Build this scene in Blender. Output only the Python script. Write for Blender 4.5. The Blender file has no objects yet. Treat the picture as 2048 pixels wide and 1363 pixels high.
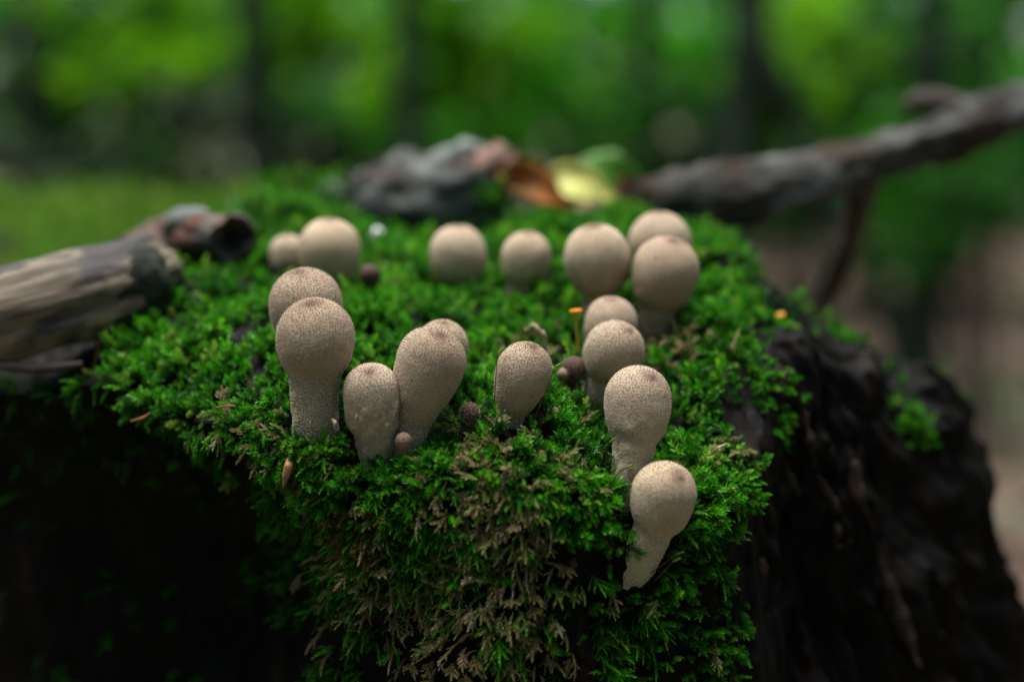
import bpy, math, random
import numpy as np
from mathutils import Vector

rng = np.random.default_rng(7)
random.seed(7)
SC = bpy.context.scene
COL = SC.collection
R_ = math.radians

# ------------------------------------------------------------------ camera
CAM_Z = 0.62
PITCH = R_(9.0)
LENS = 50.0
FPX = LENS / 36.0 * 2048.0
cam_d = bpy.data.cameras.new('camera')
cam = bpy.data.objects.new('camera', cam_d)
COL.objects.link(cam)
cam.location = (0, 0, CAM_Z)
cam.rotation_euler = (math.pi / 2 - PITCH, 0, 0)
cam_d.lens = LENS
cam_d.sensor_width = 36.0
cam_d.clip_start = 0.01
cam_d.clip_end = 400.0
cam_d.dof.use_dof = True
cam_d.dof.focus_distance = 0.502
cam_d.dof.aperture_fstop = 2.6
cam_d.dof.aperture_blades = 0
SC.camera = cam

# ------------------------------------------------------------------ world, sun, exposure
SUN_EL, SUN_AZ = 77.0, 30.0      # azimuth: 0 = behind the stump (+Y), positive towards -X
world = bpy.data.worlds.new('World')
SC.world = world
world.use_nodes = True
wn = world.node_tree.nodes
wl = world.node_tree.links
wn.clear()
sky = wn.new('ShaderNodeTexSky')
sky.sky_type = 'NISHITA'
sky.sun_disc = False
sky.sun_elevation = R_(SUN_EL)
sky.sun_rotation = R_(-SUN_AZ)
sky.air_density = 1.0
sky.dust_density = 2.0
bg = wn.new('ShaderNodeBackground')
bg.inputs['Strength'].default_value = 0.05
wo = wn.new('ShaderNodeOutputWorld')
wl.new(sky.outputs[0], bg.inputs[0])
wl.new(bg.outputs[0], wo.inputs[0])
sd = bpy.data.lights.new('sun', 'SUN')
sd.energy = 4.5
sd.angle = R_(52)
sd.color = (1.0, 0.96, 0.88)
sun = bpy.data.objects.new('sun', sd)
COL.objects.link(sun)
sdir = Vector((-math.sin(R_(SUN_AZ)) * math.cos(R_(SUN_EL)), math.cos(R_(SUN_AZ)) * math.cos(R_(SUN_EL)), math.sin(R_(SUN_EL))))
sun.rotation_euler = sdir.to_track_quat('Z', 'Y').to_euler()
sun.location = (0, 0, 6)

SC.view_settings.view_transform = 'Standard'
SC.view_settings.look = 'None'
SC.view_settings.gamma = 1.0
SC.view_settings.exposure = 1.45
SC.view_settings.use_curve_mapping = False
SC.render.engine = 'CYCLES'
SC.cycles.use_denoising = True
try:
    SC.cycles.denoiser = 'OPENIMAGEDENOISE'
except Exception:
    pass
SC.cycles.max_bounces = 8
SC.cycles.transparent_max_bounces = 8
SC.cycles.use_adaptive_sampling = False

# ------------------------------------------------------------------ helpers
CP, SP = math.cos(PITCH), math.sin(PITCH)


def P(px, py, d):
    """point at depth d (metres along the lens axis) seen at pixel px, py of the 2048-wide photograph"""
    x = (px - 1024) / FPX * d
    v = (681.5 - py) / FPX * d
    return np.array([x, d * CP + v * SP, CAM_Z + v * CP - d * SP])


def px2m(n, d):
    return n / FPX * d


def hash3(i, j, k, seed):
    n = (i.astype(np.int64) * 374761393 + j.astype(np.int64) * 668265263 + k.astype(np.int64) * 2147483647 + seed * 974634767) & 0xffffffff
    n = ((n ^ (n >> 13)) * 1274126177) & 0xffffffff
    n = ((n ^ (n >> 16)) * 2246822519) & 0xffffffff
    return ((n ^ (n >> 15)) & 0xffffff) / float(0xffffff)


def vnoise(p, seed=0):
    f = np.floor(p)
    t = p - f
    t = t * t * t * (t * (t * 6 - 15) + 10)
    i, j, k = (f[:, 0].astype(np.int64), f[:, 1].astype(np.int64), f[:, 2].astype(np.int64))
    out = 0
    for a in (0, 1):
        wa = t[:, 0] if a else 1 - t[:, 0]
        for b in (0, 1):
            wb = t[:, 1] if b else 1 - t[:, 1]
            for c in (0, 1):
                wc = t[:, 2] if c else 1 - t[:, 2]
                out = out + wa * wb * wc * hash3(i + a, j + b, k + c, seed)
    return out * 2 - 1


def fbm(p, octaves=4, seed=0, gain=0.5, lac=2.03):
    p = np.asarray(p, float)
    o = np.zeros(len(p))
    a = 1.0
    for n in range(octaves):
        o += a * vnoise(p * (lac ** n) + 17.3 * n, seed + n)
        a *= gain
    return o


def smooth01(x):
    x = np.clip(x, 0, 1)
    return x * x * (3 - 2 * x)


def mesh_from(name, V, F, smooth=True):
    me = bpy.data.meshes.new(name)
    V = np.asarray(V, float)
    me.from_pydata(V.tolist(), [], F if isinstance(F, list) else F.tolist())
    if smooth:
        me.polygons.foreach_set('use_smooth', np.ones(len(me.polygons), dtype=bool))
    me.update()
    return me


def fast_mesh(name, V, F, smooth=True):
    """numpy arrays, all faces with the same number of corners"""
    V = np.asarray(V, np.float32)
    F = np.asarray(F, np.int32)
    k = F.shape[1]
    me = bpy.data.meshes.new(name)
    me.vertices.add(len(V))
    me.vertices.foreach_set('co', V.ravel())
    me.loops.add(F.size)
    me.loops.foreach_set('vertex_index', F.ravel())
    me.polygons.add(len(F))
    me.polygons.foreach_set('loop_start', np.arange(0, F.size, k, dtype=np.int32))
    me.polygons.foreach_set('use_smooth', np.full(len(F), smooth, dtype=bool))
    me.update(calc_edges=True)
    me.validate()
    return me


def attr(me, name, data, kind='FLOAT'):
    a = me.attributes.new(name, kind, 'POINT')
    if kind == 'FLOAT_VECTOR':
        a.data.foreach_set('vector', np.asarray(data, np.float32).ravel())
    elif kind == 'INT':
        a.data.foreach_set('value', np.asarray(data, np.int32).ravel())
    else:
        a.data.foreach_set('value', np.asarray(data, np.float32).ravel())


def link(name, me, m=None, parent=None, kind=None):
    o = bpy.data.objects.new(name, me)
    COL.objects.link(o)
    if m is not None:
        me.materials.append(m)
    if parent is not None:
        o.parent = parent
        o.matrix_parent_inverse = parent.matrix_basis.inverted()
    if kind:
        o['kind'] = kind
    return o


def empty(name, loc):
    o = bpy.data.objects.new(name, None)
    o.empty_display_size = 0.01
    COL.objects.link(o)
    o.location = tuple(float(v) for v in loc)
    bpy.context.evaluated_depsgraph_get  # keep reference valid
    return o


def tag(o, label, cat, group=None, kind=None):
    o['label'] = label
    o['category'] = cat
    if group:
        o['group'] = group
    if kind:
        o['kind'] = kind
    return o


def unit(v):
    v = np.asarray(v, float)
    return v / (np.linalg.norm(v) + 1e-12)


def grid_faces(n, m, wrap=True):
    """n rings of m points"""
    i = np.arange(n - 1)[:, None]
    j = np.arange(m if wrap else m - 1)[None, :]
    j2 = (j + 1) % m
    return np.stack([i * m + j, i * m + j2, (i + 1) * m + j2, (i + 1) * m + j], -1).reshape(-1, 4)


# ------------------------------------------------------------------ material helpers
class MT:
    def __init__(self, name):
        self.m = bpy.data.materials.new(name)
        self.m.use_nodes = True
        self.t = self.m.node_tree
        self.n = self.t.nodes
        self.l = self.t.links
        self.b = self.n['Principled BSDF']
        self.o = self.n['Material Output']

    def new(self, t, **kw):
        x = self.n.new(t)
        for k, v in kw.items():
            setattr(x, k, v)
        return x

    def link(self, a, b):
        self.l.new(a, b)

    def coords(self, kind='Object', attrname=None):
        if attrname:
            a = self.new('ShaderNodeAttribute')
            a.attribute_name = attrname
            return a.outputs['Vector']
        return self.new('ShaderNodeTexCoord').outputs[kind]

    def noise(self, vec, scale, detail=4, rough=0.6, mapscale=None, dist=0.0):
        if mapscale:
            mp = self.new('ShaderNodeMapping')
            mp.inputs['Scale'].default_value = mapscale
            self.link(vec, mp.inputs[0])
            vec = mp.outputs[0]
        n = self.new('ShaderNodeTexNoise')
        n.inputs['Scale'].default_value = scale
        n.inputs['Detail'].default_value = detail
        n.inputs['Roughness'].default_value = rough
        n.inputs['Distortion'].default_value = dist
        self.link(vec, n.inputs['Vector'])
        return n.outputs['Fac']

    def ramp(self, fac, stops, mode='LINEAR'):
        r = self.new('ShaderNodeValToRGB')
        r.color_ramp.interpolation = mode
        e = r.color_ramp.elements
        while len(e) < len(stops):
            e.new(0.5)
        for s, (p, c) in zip(e, stops):
            s.position = p
            s.color = (*c, 1) if len(c) == 3 else c
        self.link(fac, r.inputs[0])
        return r.outputs[0]

    def mix(self, fac, a, b, mode='MIX'):
        x = self.new('ShaderNodeMix', data_type='RGBA', blend_type=mode)
        if isinstance(fac, (int, float)):
            x.inputs[0].default_value = fac
        else:
            self.link(fac, x.inputs[0])
        for s, v in ((x.inputs[6], a), (x.inputs[7], b)):
            if isinstance(v, tuple):
                s.default_value = (*v, 1)
            else:
                self.link(v, s)
        return x.outputs[2]

    def bump(self, h, strength, dist):
        b = self.new('ShaderNodeBump')
        b.inputs['Strength'].default_value = strength
        b.inputs['Distance'].default_value = dist
        self.link(h, b.inputs['Height'])
        self.link(b.outputs[0], self.b.inputs['Normal'])
        return b

    def set(self, **kw):
        for k, v in kw.items():
            s = self.b.inputs[k.replace('_', ' ')]
            if hasattr(v, 'links') or hasattr(v, 'is_linked'):
                self.link(v, s)
            else:
                s.default_value = (*v, 1) if isinstance(v, tuple) and len(v) == 3 and s.type == 'RGBA' else v

    def translucent(self, color, fac):
        tr = self.new('ShaderNodeBsdfTranslucent')
        if isinstance(color, tuple):
            tr.inputs[0].default_value = (*color, 1)
        else:
            self.link(color, tr.inputs[0])
        mx = self.new('ShaderNodeMixShader')
        mx.inputs[0].default_value = fac
        self.link(self.b.outputs[0], mx.inputs[1])
        self.link(tr.outputs[0], mx.inputs[2])
        self.link(mx.outputs[0], self.o.inputs[0])


def leaf_material(name, stops, trans=0.4, rough=0.45, spec=0.35, noise_scale=None, tips=None):
    spec *= 0.6
    t = MT(name)
    oi = t.new('ShaderNodeObjectInfo')
    c = t.ramp(oi.outputs['Random'], stops)
    if noise_scale:
        g = t.new('ShaderNodeNewGeometry')
        n = t.noise(g.outputs['Position'], noise_scale, 3)
        v = t.ramp(n, [(0.3, (0.55, 0.6, 0.55)), (0.72, (1.25, 1.2, 1.0))])
        c = t.mix(1.0, c, v, 'MULTIPLY')
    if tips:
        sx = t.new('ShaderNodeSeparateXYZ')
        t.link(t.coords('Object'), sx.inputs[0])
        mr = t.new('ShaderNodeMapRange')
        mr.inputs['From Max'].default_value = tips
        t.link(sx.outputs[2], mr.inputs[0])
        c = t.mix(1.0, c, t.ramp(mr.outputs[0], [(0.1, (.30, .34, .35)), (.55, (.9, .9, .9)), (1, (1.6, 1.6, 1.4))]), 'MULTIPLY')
    t.set(Base_Color=c, Roughness=rough)
    t.b.inputs['Specular IOR Level'].default_value = spec
    t.translucent(c, trans)
    return t.m


# ------------------------------------------------------------------ materials
def wood_dark():
    t = MT('wet dark rotten wood')
    co = t.coords('Object')
    a = t.noise(co, 38, 6, 0.62, (1, 1, 0.28), 0.6)
    b = t.noise(co, 160, 5, 0.6, (1, 1, 0.22))
    big = t.noise(co, 11, 3)
    c = t.ramp(a, [(0.30, (0.0010, 0.0009, 0.0009)), (0.52, (0.0028, 0.0022, 0.0019)), (0.64, (0.011, 0.0068, 0.0046)), (0.78, (0.04, 0.024, 0.015))])
    c2 = t.ramp(b, [(0.35, (0.35, 0.35, 0.4)), (0.7, (1.2, 1.15, 1.1))])
    c = t.mix(1.0, c, c2, 'MULTIPLY')
    gr = t.ramp(big, [(0.45, (0.55, 0.55, 0.6)), (0.7, (1.2, 1.0, 0.85))])
    c = t.mix(1.0, c, gr, 'MULTIPLY')
    rg = t.ramp(b, [(0.3, (0.5, 0.5, 0.5)), (0.7, (0.9, 0.9, 0.9))])
    t.set(Base_Color=c, Roughness=rg)
    t.b.inputs['Specular IOR Level'].default_value = 0.10
    t.bump(b, 0.7, 0.0015)
    return t.m


def wood_pale():
    t = MT('weathered pale barkless wood')
    co = t.coords(attrname='tc')
    fib = t.noise(co, 240, 7, 0.7, (0.12, 1, 1), .3)
    fib2 = t.noise(co, 70, 4, 0.6, (0.10, 1, 1), 0.4)
    c = t.ramp(fib, [(0.28, (0.055, 0.040, 0.026)), (0.5, (0.20, 0.16, 0.11)), (0.72, (0.46, 0.41, 0.32))])
    c = t.mix(1.0, c, t.ramp(fib2, [(0.36, (0.35, 0.30, 0.26)), (0.55, (1, 1, 1))]), 'MULTIPLY')
    blot = t.noise(co, 26, 4, 0.6, (0.5, 1, 1))
    bl = t.ramp(blot, [(0.54, (0, 0, 0)), (0.60, (1, 1, 1))])
    c = t.mix(bl, c, (0.022, 0.018, 0.02))
    t.set(Base_Color=c, Roughness=0.75)
    t.bump(fib, 0.8, 0.002)
    return t.m


def bark_mat(name, dark, mid, light, accent, sc=60, stretch=(0.35, 1, 1)):
    t = MT(name)
    co = t.coords(attrname='tc')
    a = t.noise(co, sc, 5, 0.62, stretch, 0.5)
    b = t.noise(co, sc * 3.2, 4, 0.6)
    c = t.ramp(a, [(0.32, dark), (0.5, mid), (0.68, light)])
    n2 = t.noise(co, sc * 0.45, 3, 0.55)
    f = t.ramp(n2, [(0.54, (0, 0, 0)), (0.62, (1, 1, 1))])
    c = t.mix(f, c, t.mix(1.0, t.ramp(b, [(0.3, (0.5, 0.5, 0.5)), (0.7, (1.2, 1.2, 1.2))]), accent, 'MULTIPLY'))
    t.set(Base_Color=c, Roughness=0.85)
    t.b.inputs['Specular IOR Level'].default_value = 0.15
    t.bump(a, 0.9, 0.003)
    return t.m


def puff_skin():
    t = MT('puffball skin')
    h = t.new('ShaderNodeAttribute')
    h.attribute_name = 'hgt'
    co = t.coords('Object')
    n = t.noise(co, 120, 4)
    n2 = t.noise(co, 900, 3)
    add = t.new('ShaderNodeMath', operation='MULTIPLY_ADD')
    t.link(n, add.inputs[0])
    add.inputs[1].default_value = 0.16
    t.link(h.outputs['Fac'], add.inputs[2])
    sub = t.new('ShaderNodeMath', operation='SUBTRACT')
    t.link(add.outputs[0], sub.inputs[0])
    sub.inputs[1].default_value = 0.08
    c = t.ramp(sub.outputs[0], [(0.0, (0.140, 0.095, 0.073)), (0.045, (0.224, 0.161, 0.124)), (0.10, (0.365, 0.288, 0.220)), (0.30, (0.407, 0.334, 0.254)), (0.48, (0.350, 0.281, 0.209)), (0.60, (0.308, 0.252, 0.182)), (0.70, (0.323, 0.281, 0.204)), (1.0, (0.350, 0.317, 0.227))])
    tone = t.new('ShaderNodeAttribute')
    tone.attribute_name = 'tone'
    c = t.mix(1.0, c, t.ramp(tone.outputs['Fac'], [(0, (0.86, 0.82, 0.78)), (.5, (1, 1, 1)), (1, (1.10, 1.10, 1.02))]), 'MULTIPLY')
    spots = t.noise(co, 330, 3, .55)
    c = t.mix(t.ramp(spots, [(0.66, (0, 0, 0)), (0.74, (.55, .55, .55))]), c, (0.10, 0.07, 0.05))
    patches = t.noise(co, 70, 3, .5)
    c = t.mix(1.0, c, t.ramp(patches, [(0.35, (.86, .83, .80)), (.65, (1.06, 1.06, 1.06))]), 'MULTIPLY')
    v = t.ramp(n2, [(0.3, (0.82, 0.8, 0.78)), (0.7, (1.1, 1.1, 1.1))])
    c = t.mix(1.0, c, v, 'MULTIPLY')
    oi = t.new('ShaderNodeObjectInfo')
    t.set(Base_Color=c, Roughness=0.85)
    t.b.inputs['Specular IOR Level'].default_value = 0.2
    t.b.inputs['Subsurface Weight'].default_value = 0.25
    t.b.inputs['Subsurface Radius'].default_value = (1.0, 0.6, 0.35)
    t.b.inputs['Subsurface Scale'].default_value = 0.0015
    vo = t.new('ShaderNodeTexVoronoi')
    vo.inputs['Scale'].default_value = 1400
    t.link(co, vo.inputs['Vector'])
    t.bump(vo.outputs['Distance'], 0.45, 0.0004)
    return t.m


def wart_mat():
    t = MT('puffball warts')
    h = t.new('ShaderNodeAttribute')
    h.attribute_name = 'hgt'
    c = t.ramp(h.outputs['Fac'], [(0.0, (0.12, 0.085, 0.06)), (0.25, (0.21, 0.155, 0.112)), (0.42, (0.36, 0.29, 0.21)), (0.55, (0.45, 0.38, 0.29)), (0.7, (0.54, 0.49, 0.39)), (1.0, (0.60, 0.56, 0.45))])
    t.set(Base_Color=c, Roughness=0.8)
    return t.m


def simple(name, col, rough=0.7, var=0.25, scale=200, trans=0.0, spec=0.3):
    t = MT(name)
    n = t.noise(t.coords('Object'), scale, 4)
    lo = tuple(v * (1 - var) for v in col)
    hi = tuple(min(1, v * (1 + var)) for v in col)
    c = t.ramp(n, [(0.3, lo), (0.7, hi)])
    t.set(Base_Color=c, Roughness=rough)
    t.b.inputs['Specular IOR Level'].default_value = spec
    if trans:
        t.translucent(c, trans)
    return t.m


M_WOOD = wood_dark()
M_PALE = wood_pale()
M_BARK_GREY = bark_mat('grey lichen bark', (0.012, 0.012, 0.012), (0.06, 0.066, 0.064), (0.20, 0.225, 0.22), (0.04, 0.033, 0.03), 55)
M_BARK_STUB = bark_mat('brown grey bark', (0.015, 0.012, 0.011), (0.065, 0.055, 0.05), (0.15, 0.14, 0.13), (0.12, 0.06, 0.045), 60)
M_BARK_BRANCH = bark_mat('smooth grey branch bark', (0.014, 0.013, 0.012), (0.042, 0.041, 0.038), (0.125, 0.135, 0.135), (0.034, 0.024, 0.018), 60)
M_BARK_DARK = bark_mat('dark lichen bark', (0.010, 0.011, 0.010), (0.028, 0.034, 0.024), (0.08, 0.09, 0.065), (0.028, 0.035, 0.015), 70)
M_TRUNK = bark_mat('forest tree bark', (0.018, 0.026, 0.02), (0.045, 0.065, 0.045), (0.10, 0.13, 0.09), (0.03, 0.075, 0.02), 9)
M_SKIN = puff_skin()
M_WART = wart_mat()
GREEN = [(0.0, (0.014, 0.10, 0.004)), (0.3, (0.026, 0.17, 0.005)), (0.6, (0.045, 0.235, 0.006)), (0.85, (0.075, 0.30, 0.010)), (1.0, (0.20, 0.34, 0.05))]
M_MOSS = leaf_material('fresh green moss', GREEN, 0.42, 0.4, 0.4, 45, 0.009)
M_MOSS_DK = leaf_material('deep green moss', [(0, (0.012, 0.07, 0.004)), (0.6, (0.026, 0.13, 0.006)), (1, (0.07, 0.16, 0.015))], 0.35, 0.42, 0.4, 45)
M_DRY = leaf_material('dry straw moss', [(0, (0.15, 0.11, 0.05)), (0.4, (0.29, 0.24, 0.115)), (0.75, (0.43, 0.38, 0.21)), (0.88, (0.20, 0.25, 0.07)), (1, (0.10, 0.2, 0.03))], 0.3, 0.5, 0.4)
M_RUST = leaf_material('rusty brown moss', [(0, (0.10, 0.06, 0.015)), (1, (0.20, 0.13, 0.03))], 0.3, 0.5, 0.3)

# ------------------------------------------------------------------ stump surface
SCX, SCY = 0.02, 0.67
tops = [  # points on the mossy top: pixel, pixel, depth
    (300, 775, .54), (400, 800, .53), (520, 830, .515), (625, 862, .505), (740, 897, .50), (810, 893, .50), (930, 880, .502),
    (1015, 842, .505), (1120, 880, .505), (1190, 835, .53), (1245, 972, .503), (1315, 685, .57), (1200, 648, .575), (1045, 590, .60), (920, 585, .61),
    (660, 575, .60), (570, 565, .615), (615, 735, .535), (870, 780, .53), (300, 575, .60), (330, 690, .56), (215, 735, .545),
    (1400, 660, .565), (1540, 625, .60), (1450, 500, .63), (1000, 490, .66), (760, 490, .66), (500, 525, .64), (1300, 450, .70),
    (1420, 930, .52), (0, 770, .575), (-200, 800, .59), (110, 765, .565), (60, 690, .62), (1690, 650, .63), (1900, 735, .67), (1750, 730, .64), (1660, 640, .70), (1800, 745, .71), (1570, 605, .69), (1485, 545, .69), (880, 492, .70), (740, 465, .72), (600, 402, .705), (530, 425, .69), (690, 440, .70), (420, 480, .68), (1100, 450, .74),
]
TP = np.array([P(*t) for t in tops])
extra = np.array([[0.02, 0.85, 0.555], [-0.12, 0.80, 0.56], [0.17, 0.80, 0.47], [-0.2, 0.68, 0.53], [0.23, 0.72, 0.44]])
TP = np.vstack([TP, extra])


def tps_fit(X, z, lam):
    n = len(X)
    d = np.linalg.norm(X[:, None] - X[None], axis=2) * 10
    K = np.where(d > 0, d * d * np.log(d + 1e-9), 0) + lam * np.eye(n)
    Pm = np.hstack([np.ones((n, 1)), X * 10])
    A = np.block([[K, Pm], [Pm.T, np.zeros((3, 3))]])
    return np.linalg.solve(A, np.concatenate([z, np.zeros(3)]))


TP[:, 2] -= 0.003
TW = tps_fit(TP[:, :2], TP[:, 2], 0.004)


def top_z(x, y):
    x = np.atleast_1d(x).astype(float)
    y = np.atleast_1d(y).astype(float)
    X = np.stack([x, y], 1)
    out = np.zeros(len(X))
    for s in range(0, len(X), 20000):
        c = X[s:s + 20000]
        d = np.linalg.norm(c[:, None] - TP[None, :, :2], axis=2) * 10
        out[s:s + 20000] = (np.where(d > 0, d * d * np.log(d + 1e-9), 0) @ TW[:-3]) + TW[-3] + c[:, 0] * 10 * TW[-2] + c[:, 1] * 10 * TW[-1]
    return out


# radius of the stump by direction (degrees) and depth below the rim (metres)
DZ = np.array([0.0, 0.02, 0.06, 0.15, 0.55])
RT = {
    -180: (.30, .29, .29, .31, .36), -168: (.285, .27, .265, .29, .36), -156: (.245, .22, .205, .23, .32), -147: (.224, .19, .165, .185, .28), -140: (.215, .185, .152, .168, .26),
    -132: (.202, .18, .155, .168, .25), -120: (.196, .187, .182, .19, .26), -105: (.190, .190, .194, .205, .28), -90: (.186, .189, .196, .21, .29),
    -75: (.181, .185, .192, .204, .28), -66: (.168, .172, .177, .184, .26), -57: (.142, .143, .146, .152, .24), -45: (.124, .130, .140, .154, .24), -30: (.126, .138, .156, .176, .25),
    -15: (.158, .168, .182, .205, .26), 0: (.186, .192, .202, .228, .28), 15: (.19, .195, .20, .22, .27), 45: (.175, .18, .185, .195, .25),
    90: (.17, .17, .175, .19, .25), 135: (.19, .185, .19, .20, .26), 160: (.27, .26, .26, .28, .34)}
_ang = np.array(sorted(RT))
_tab = np.array([RT[a] for a in _ang])
_fine = np.arange(-180, 180, 1.0)
_rt = np.stack([np.interp(_fine, _ang, _tab[:, k], period=360) for k in range(5)], 1)
ker = np.exp(-0.5 * (np.arange(-12, 13) / 3.5) ** 2)
ker /= ker.sum()
_rt = np.stack([np.convolve(np.r_[c[-12:], c, c[:12]], ker, 'valid') for c in _rt.T], 1)
_rt += (0.005 * np.exp(-((_fine + 95) / 32) ** 2))[:, None] * np.array([1, .6, 0, 0, 0])[None]


def stump_r(phi_deg, dz):
    ph = (np.asarray(phi_deg) + 180) % 360 - 180
    cols = np.stack([np.interp(ph, np.r_[_fine, 180.0], np.r_[_rt[:, k], _rt[0, k]]) for k in range(5)], -1)
    dz = np.clip(dz, 0, DZ[-1])
    k = np.clip(np.searchsorted(DZ, dz, side='right') - 1, 0, 3)
    u = (dz - DZ[k]) / (DZ[k + 1] - DZ[k])
    u = u * u * (3 - 2 * u) * 0.5 + u * 0.5
    a = np.take_along_axis(cols, k[..., None], -1)[..., 0]
    b = np.take_along_axis(cols, k[..., None] + 1, -1)[..., 0]
    return a + (b - a) * u


def build_stump():
    # directions: dense towards the camera side
    front = np.linspace(-200, 25, 700, endpoint=False)
    back = np.linspace(25, 160, 110, endpoint=False)
    ph = np.r_[front, back]
    m = len(ph)
    s = np.r_[np.linspace(0.02, 0.7, 70, endpoint=False), np.linspace(0.7, 1.0, 60)]
    t = np.r_[np.linspace(0, 0.36, 200) ** 1.0, np.linspace(0.365, 1, 50)][1:]
    rows = []
    pr = np.radians(ph)
    Rr = stump_r(ph, np.zeros(m))
    rx, ry = SCX + Rr * np.cos(pr), SCY + Rr * np.sin(pr)
    Hr = top_z(rx, ry)
    SH = 0.003
    zones = []
    for sv in s:
        x, y = SCX + Rr * sv * np.cos(pr), SCY + Rr * sv * np.sin(pr)
        z = top_z(x, y) - SH * np.clip((sv - 0.9) / 0.1, 0, 1) ** 2.2
        rows.append(np.stack([x, y, z], 1))
        zones.append(np.full(m, sv))
    for tv in t:
        dz = tv * 0.5
        r = stump_r(ph, np.full(m, dz)) + 0.002 * np.minimum(1, dz / 0.006)
        zz = (Hr - SH) - dz
        x, y = SCX + r * np.cos(pr), SCY + r * np.sin(pr)
        rows.append(np.stack([x, y, zz], 1))
        zones.append(np.full(m, 1 + dz))
    V = np.concatenate(rows)
    Z = np.concatenate(zones)
    PH = np.tile(ph, len(rows))
    F = grid_faces(len(rows), m)
    # displacement along outward/up directions
    side = smooth01((Z - 0.93) / 0.10)
    right = smooth01((PH + 62) / 14) * side
    left = smooth01((-128 - PH) / 12) * side
    front_w = np.clip(1 - right - left, 0, 1)
    rad = np.stack([np.cos(np.radians(PH)), np.sin(np.radians(PH)), np.zeros(len(PH))], 1)
    q = V.copy()
    grain = np.stack([PH * 0.16, np.zeros(len(PH)), V[:, 2] * 14 + PH * 0.02], 1)
    ridged = 1 - np.abs(fbm(grain, 4, 11)) * 1.6
    lump = fbm(V * 26, 4, 3)
    fine = fbm(V * np.array([170, 170, 60]), 3, 5)
    dside = side * (0.0055 * lump + 0.0010 * fine) + right * 0.014 * ridged + left * 0.006 * ridged + front_w * side * 0.004 * ridged
    up = (1 - side) * (0.0040 * fbm(V * 60, 3, 8) + 0.0034 * lump) + right * (0.010 * fbm(V * 38, 3, 21) * smooth01((1.06 - Z) / 0.06))
    V = V + rad * dside[:, None]
    V[:, 2] += up
    # top and bottom caps
    V = np.vstack([V, [[SCX, SCY, float(top_z(SCX, SCY)[0])]]])
    ci = len(V) - 1
    tri = [(ci, j, (j + 1) % m, (j + 1) % m) for j in range(m)]
    faces = [tuple(f[::-1]) for f in F.tolist()] + [(a, b, c) for a, b, c, _ in tri]
    faces.append(tuple(reversed(range((len(rows) - 1) * m, len(rows) * m))))
    V[:, 2] = np.maximum(V[:, 2], -0.01)
    me = mesh_from('stump_wood', V, faces)
    return me, V, F, np.append(Z, 0), np.append(PH, 0)


stump_me, SV, SF, SZ, SPH = build_stump()
stump = empty('tree_stump', (SCX, SCY, 0.0))
tag(stump, 'rotten dark tree stump with moss carpet and puffballs on top', 'tree stump')
link('rotten_wood', stump_me, M_WOOD, stump)

# face samples of the stump (for moss and to find the ground under things)
tri0 = SF[:, [0, 1, 2]]
tri1 = SF[:, [0, 2, 3]]
TRI = np.vstack([tri0, tri1])
tA, tB, tC = SV[TRI[:, 0]], SV[TRI[:, 1]], SV[TRI[:, 2]]
TN = np.cross(tB - tA, tC - tA)
TAREA = np.linalg.norm(TN, axis=1) * 0.5
TN = TN / (2 * TAREA[:, None] + 1e-15)
_c = (tA + tB + tC) / 3
flip = ((TN * (_c - np.array([SCX, SCY, 0.3]))).sum(1) < 0)
TN[flip] *= -1
TZ, TPH = SZ[TRI[:, 0]], SPH[TRI[:, 0]]


def near_stump(p):
    """closest stump vertex"""
    d = ((SV - np.asarray(p)[None]) ** 2).sum(1)
    return SV[int(np.argmin(d))]


# ------------------------------------------------------------------ puffballs
def rot_frames(axes):
    """one orthonormal frame per axis, parallel transported"""
    a0 = axes[0]
    x = np.cross([0, 1, 0.3], a0)
    x = unit(x)
    out = []
    for a in axes:
        x = unit(x - a * np.dot(x, a))
        out.append((x, np.cross(a, x)))
    return out


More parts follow.
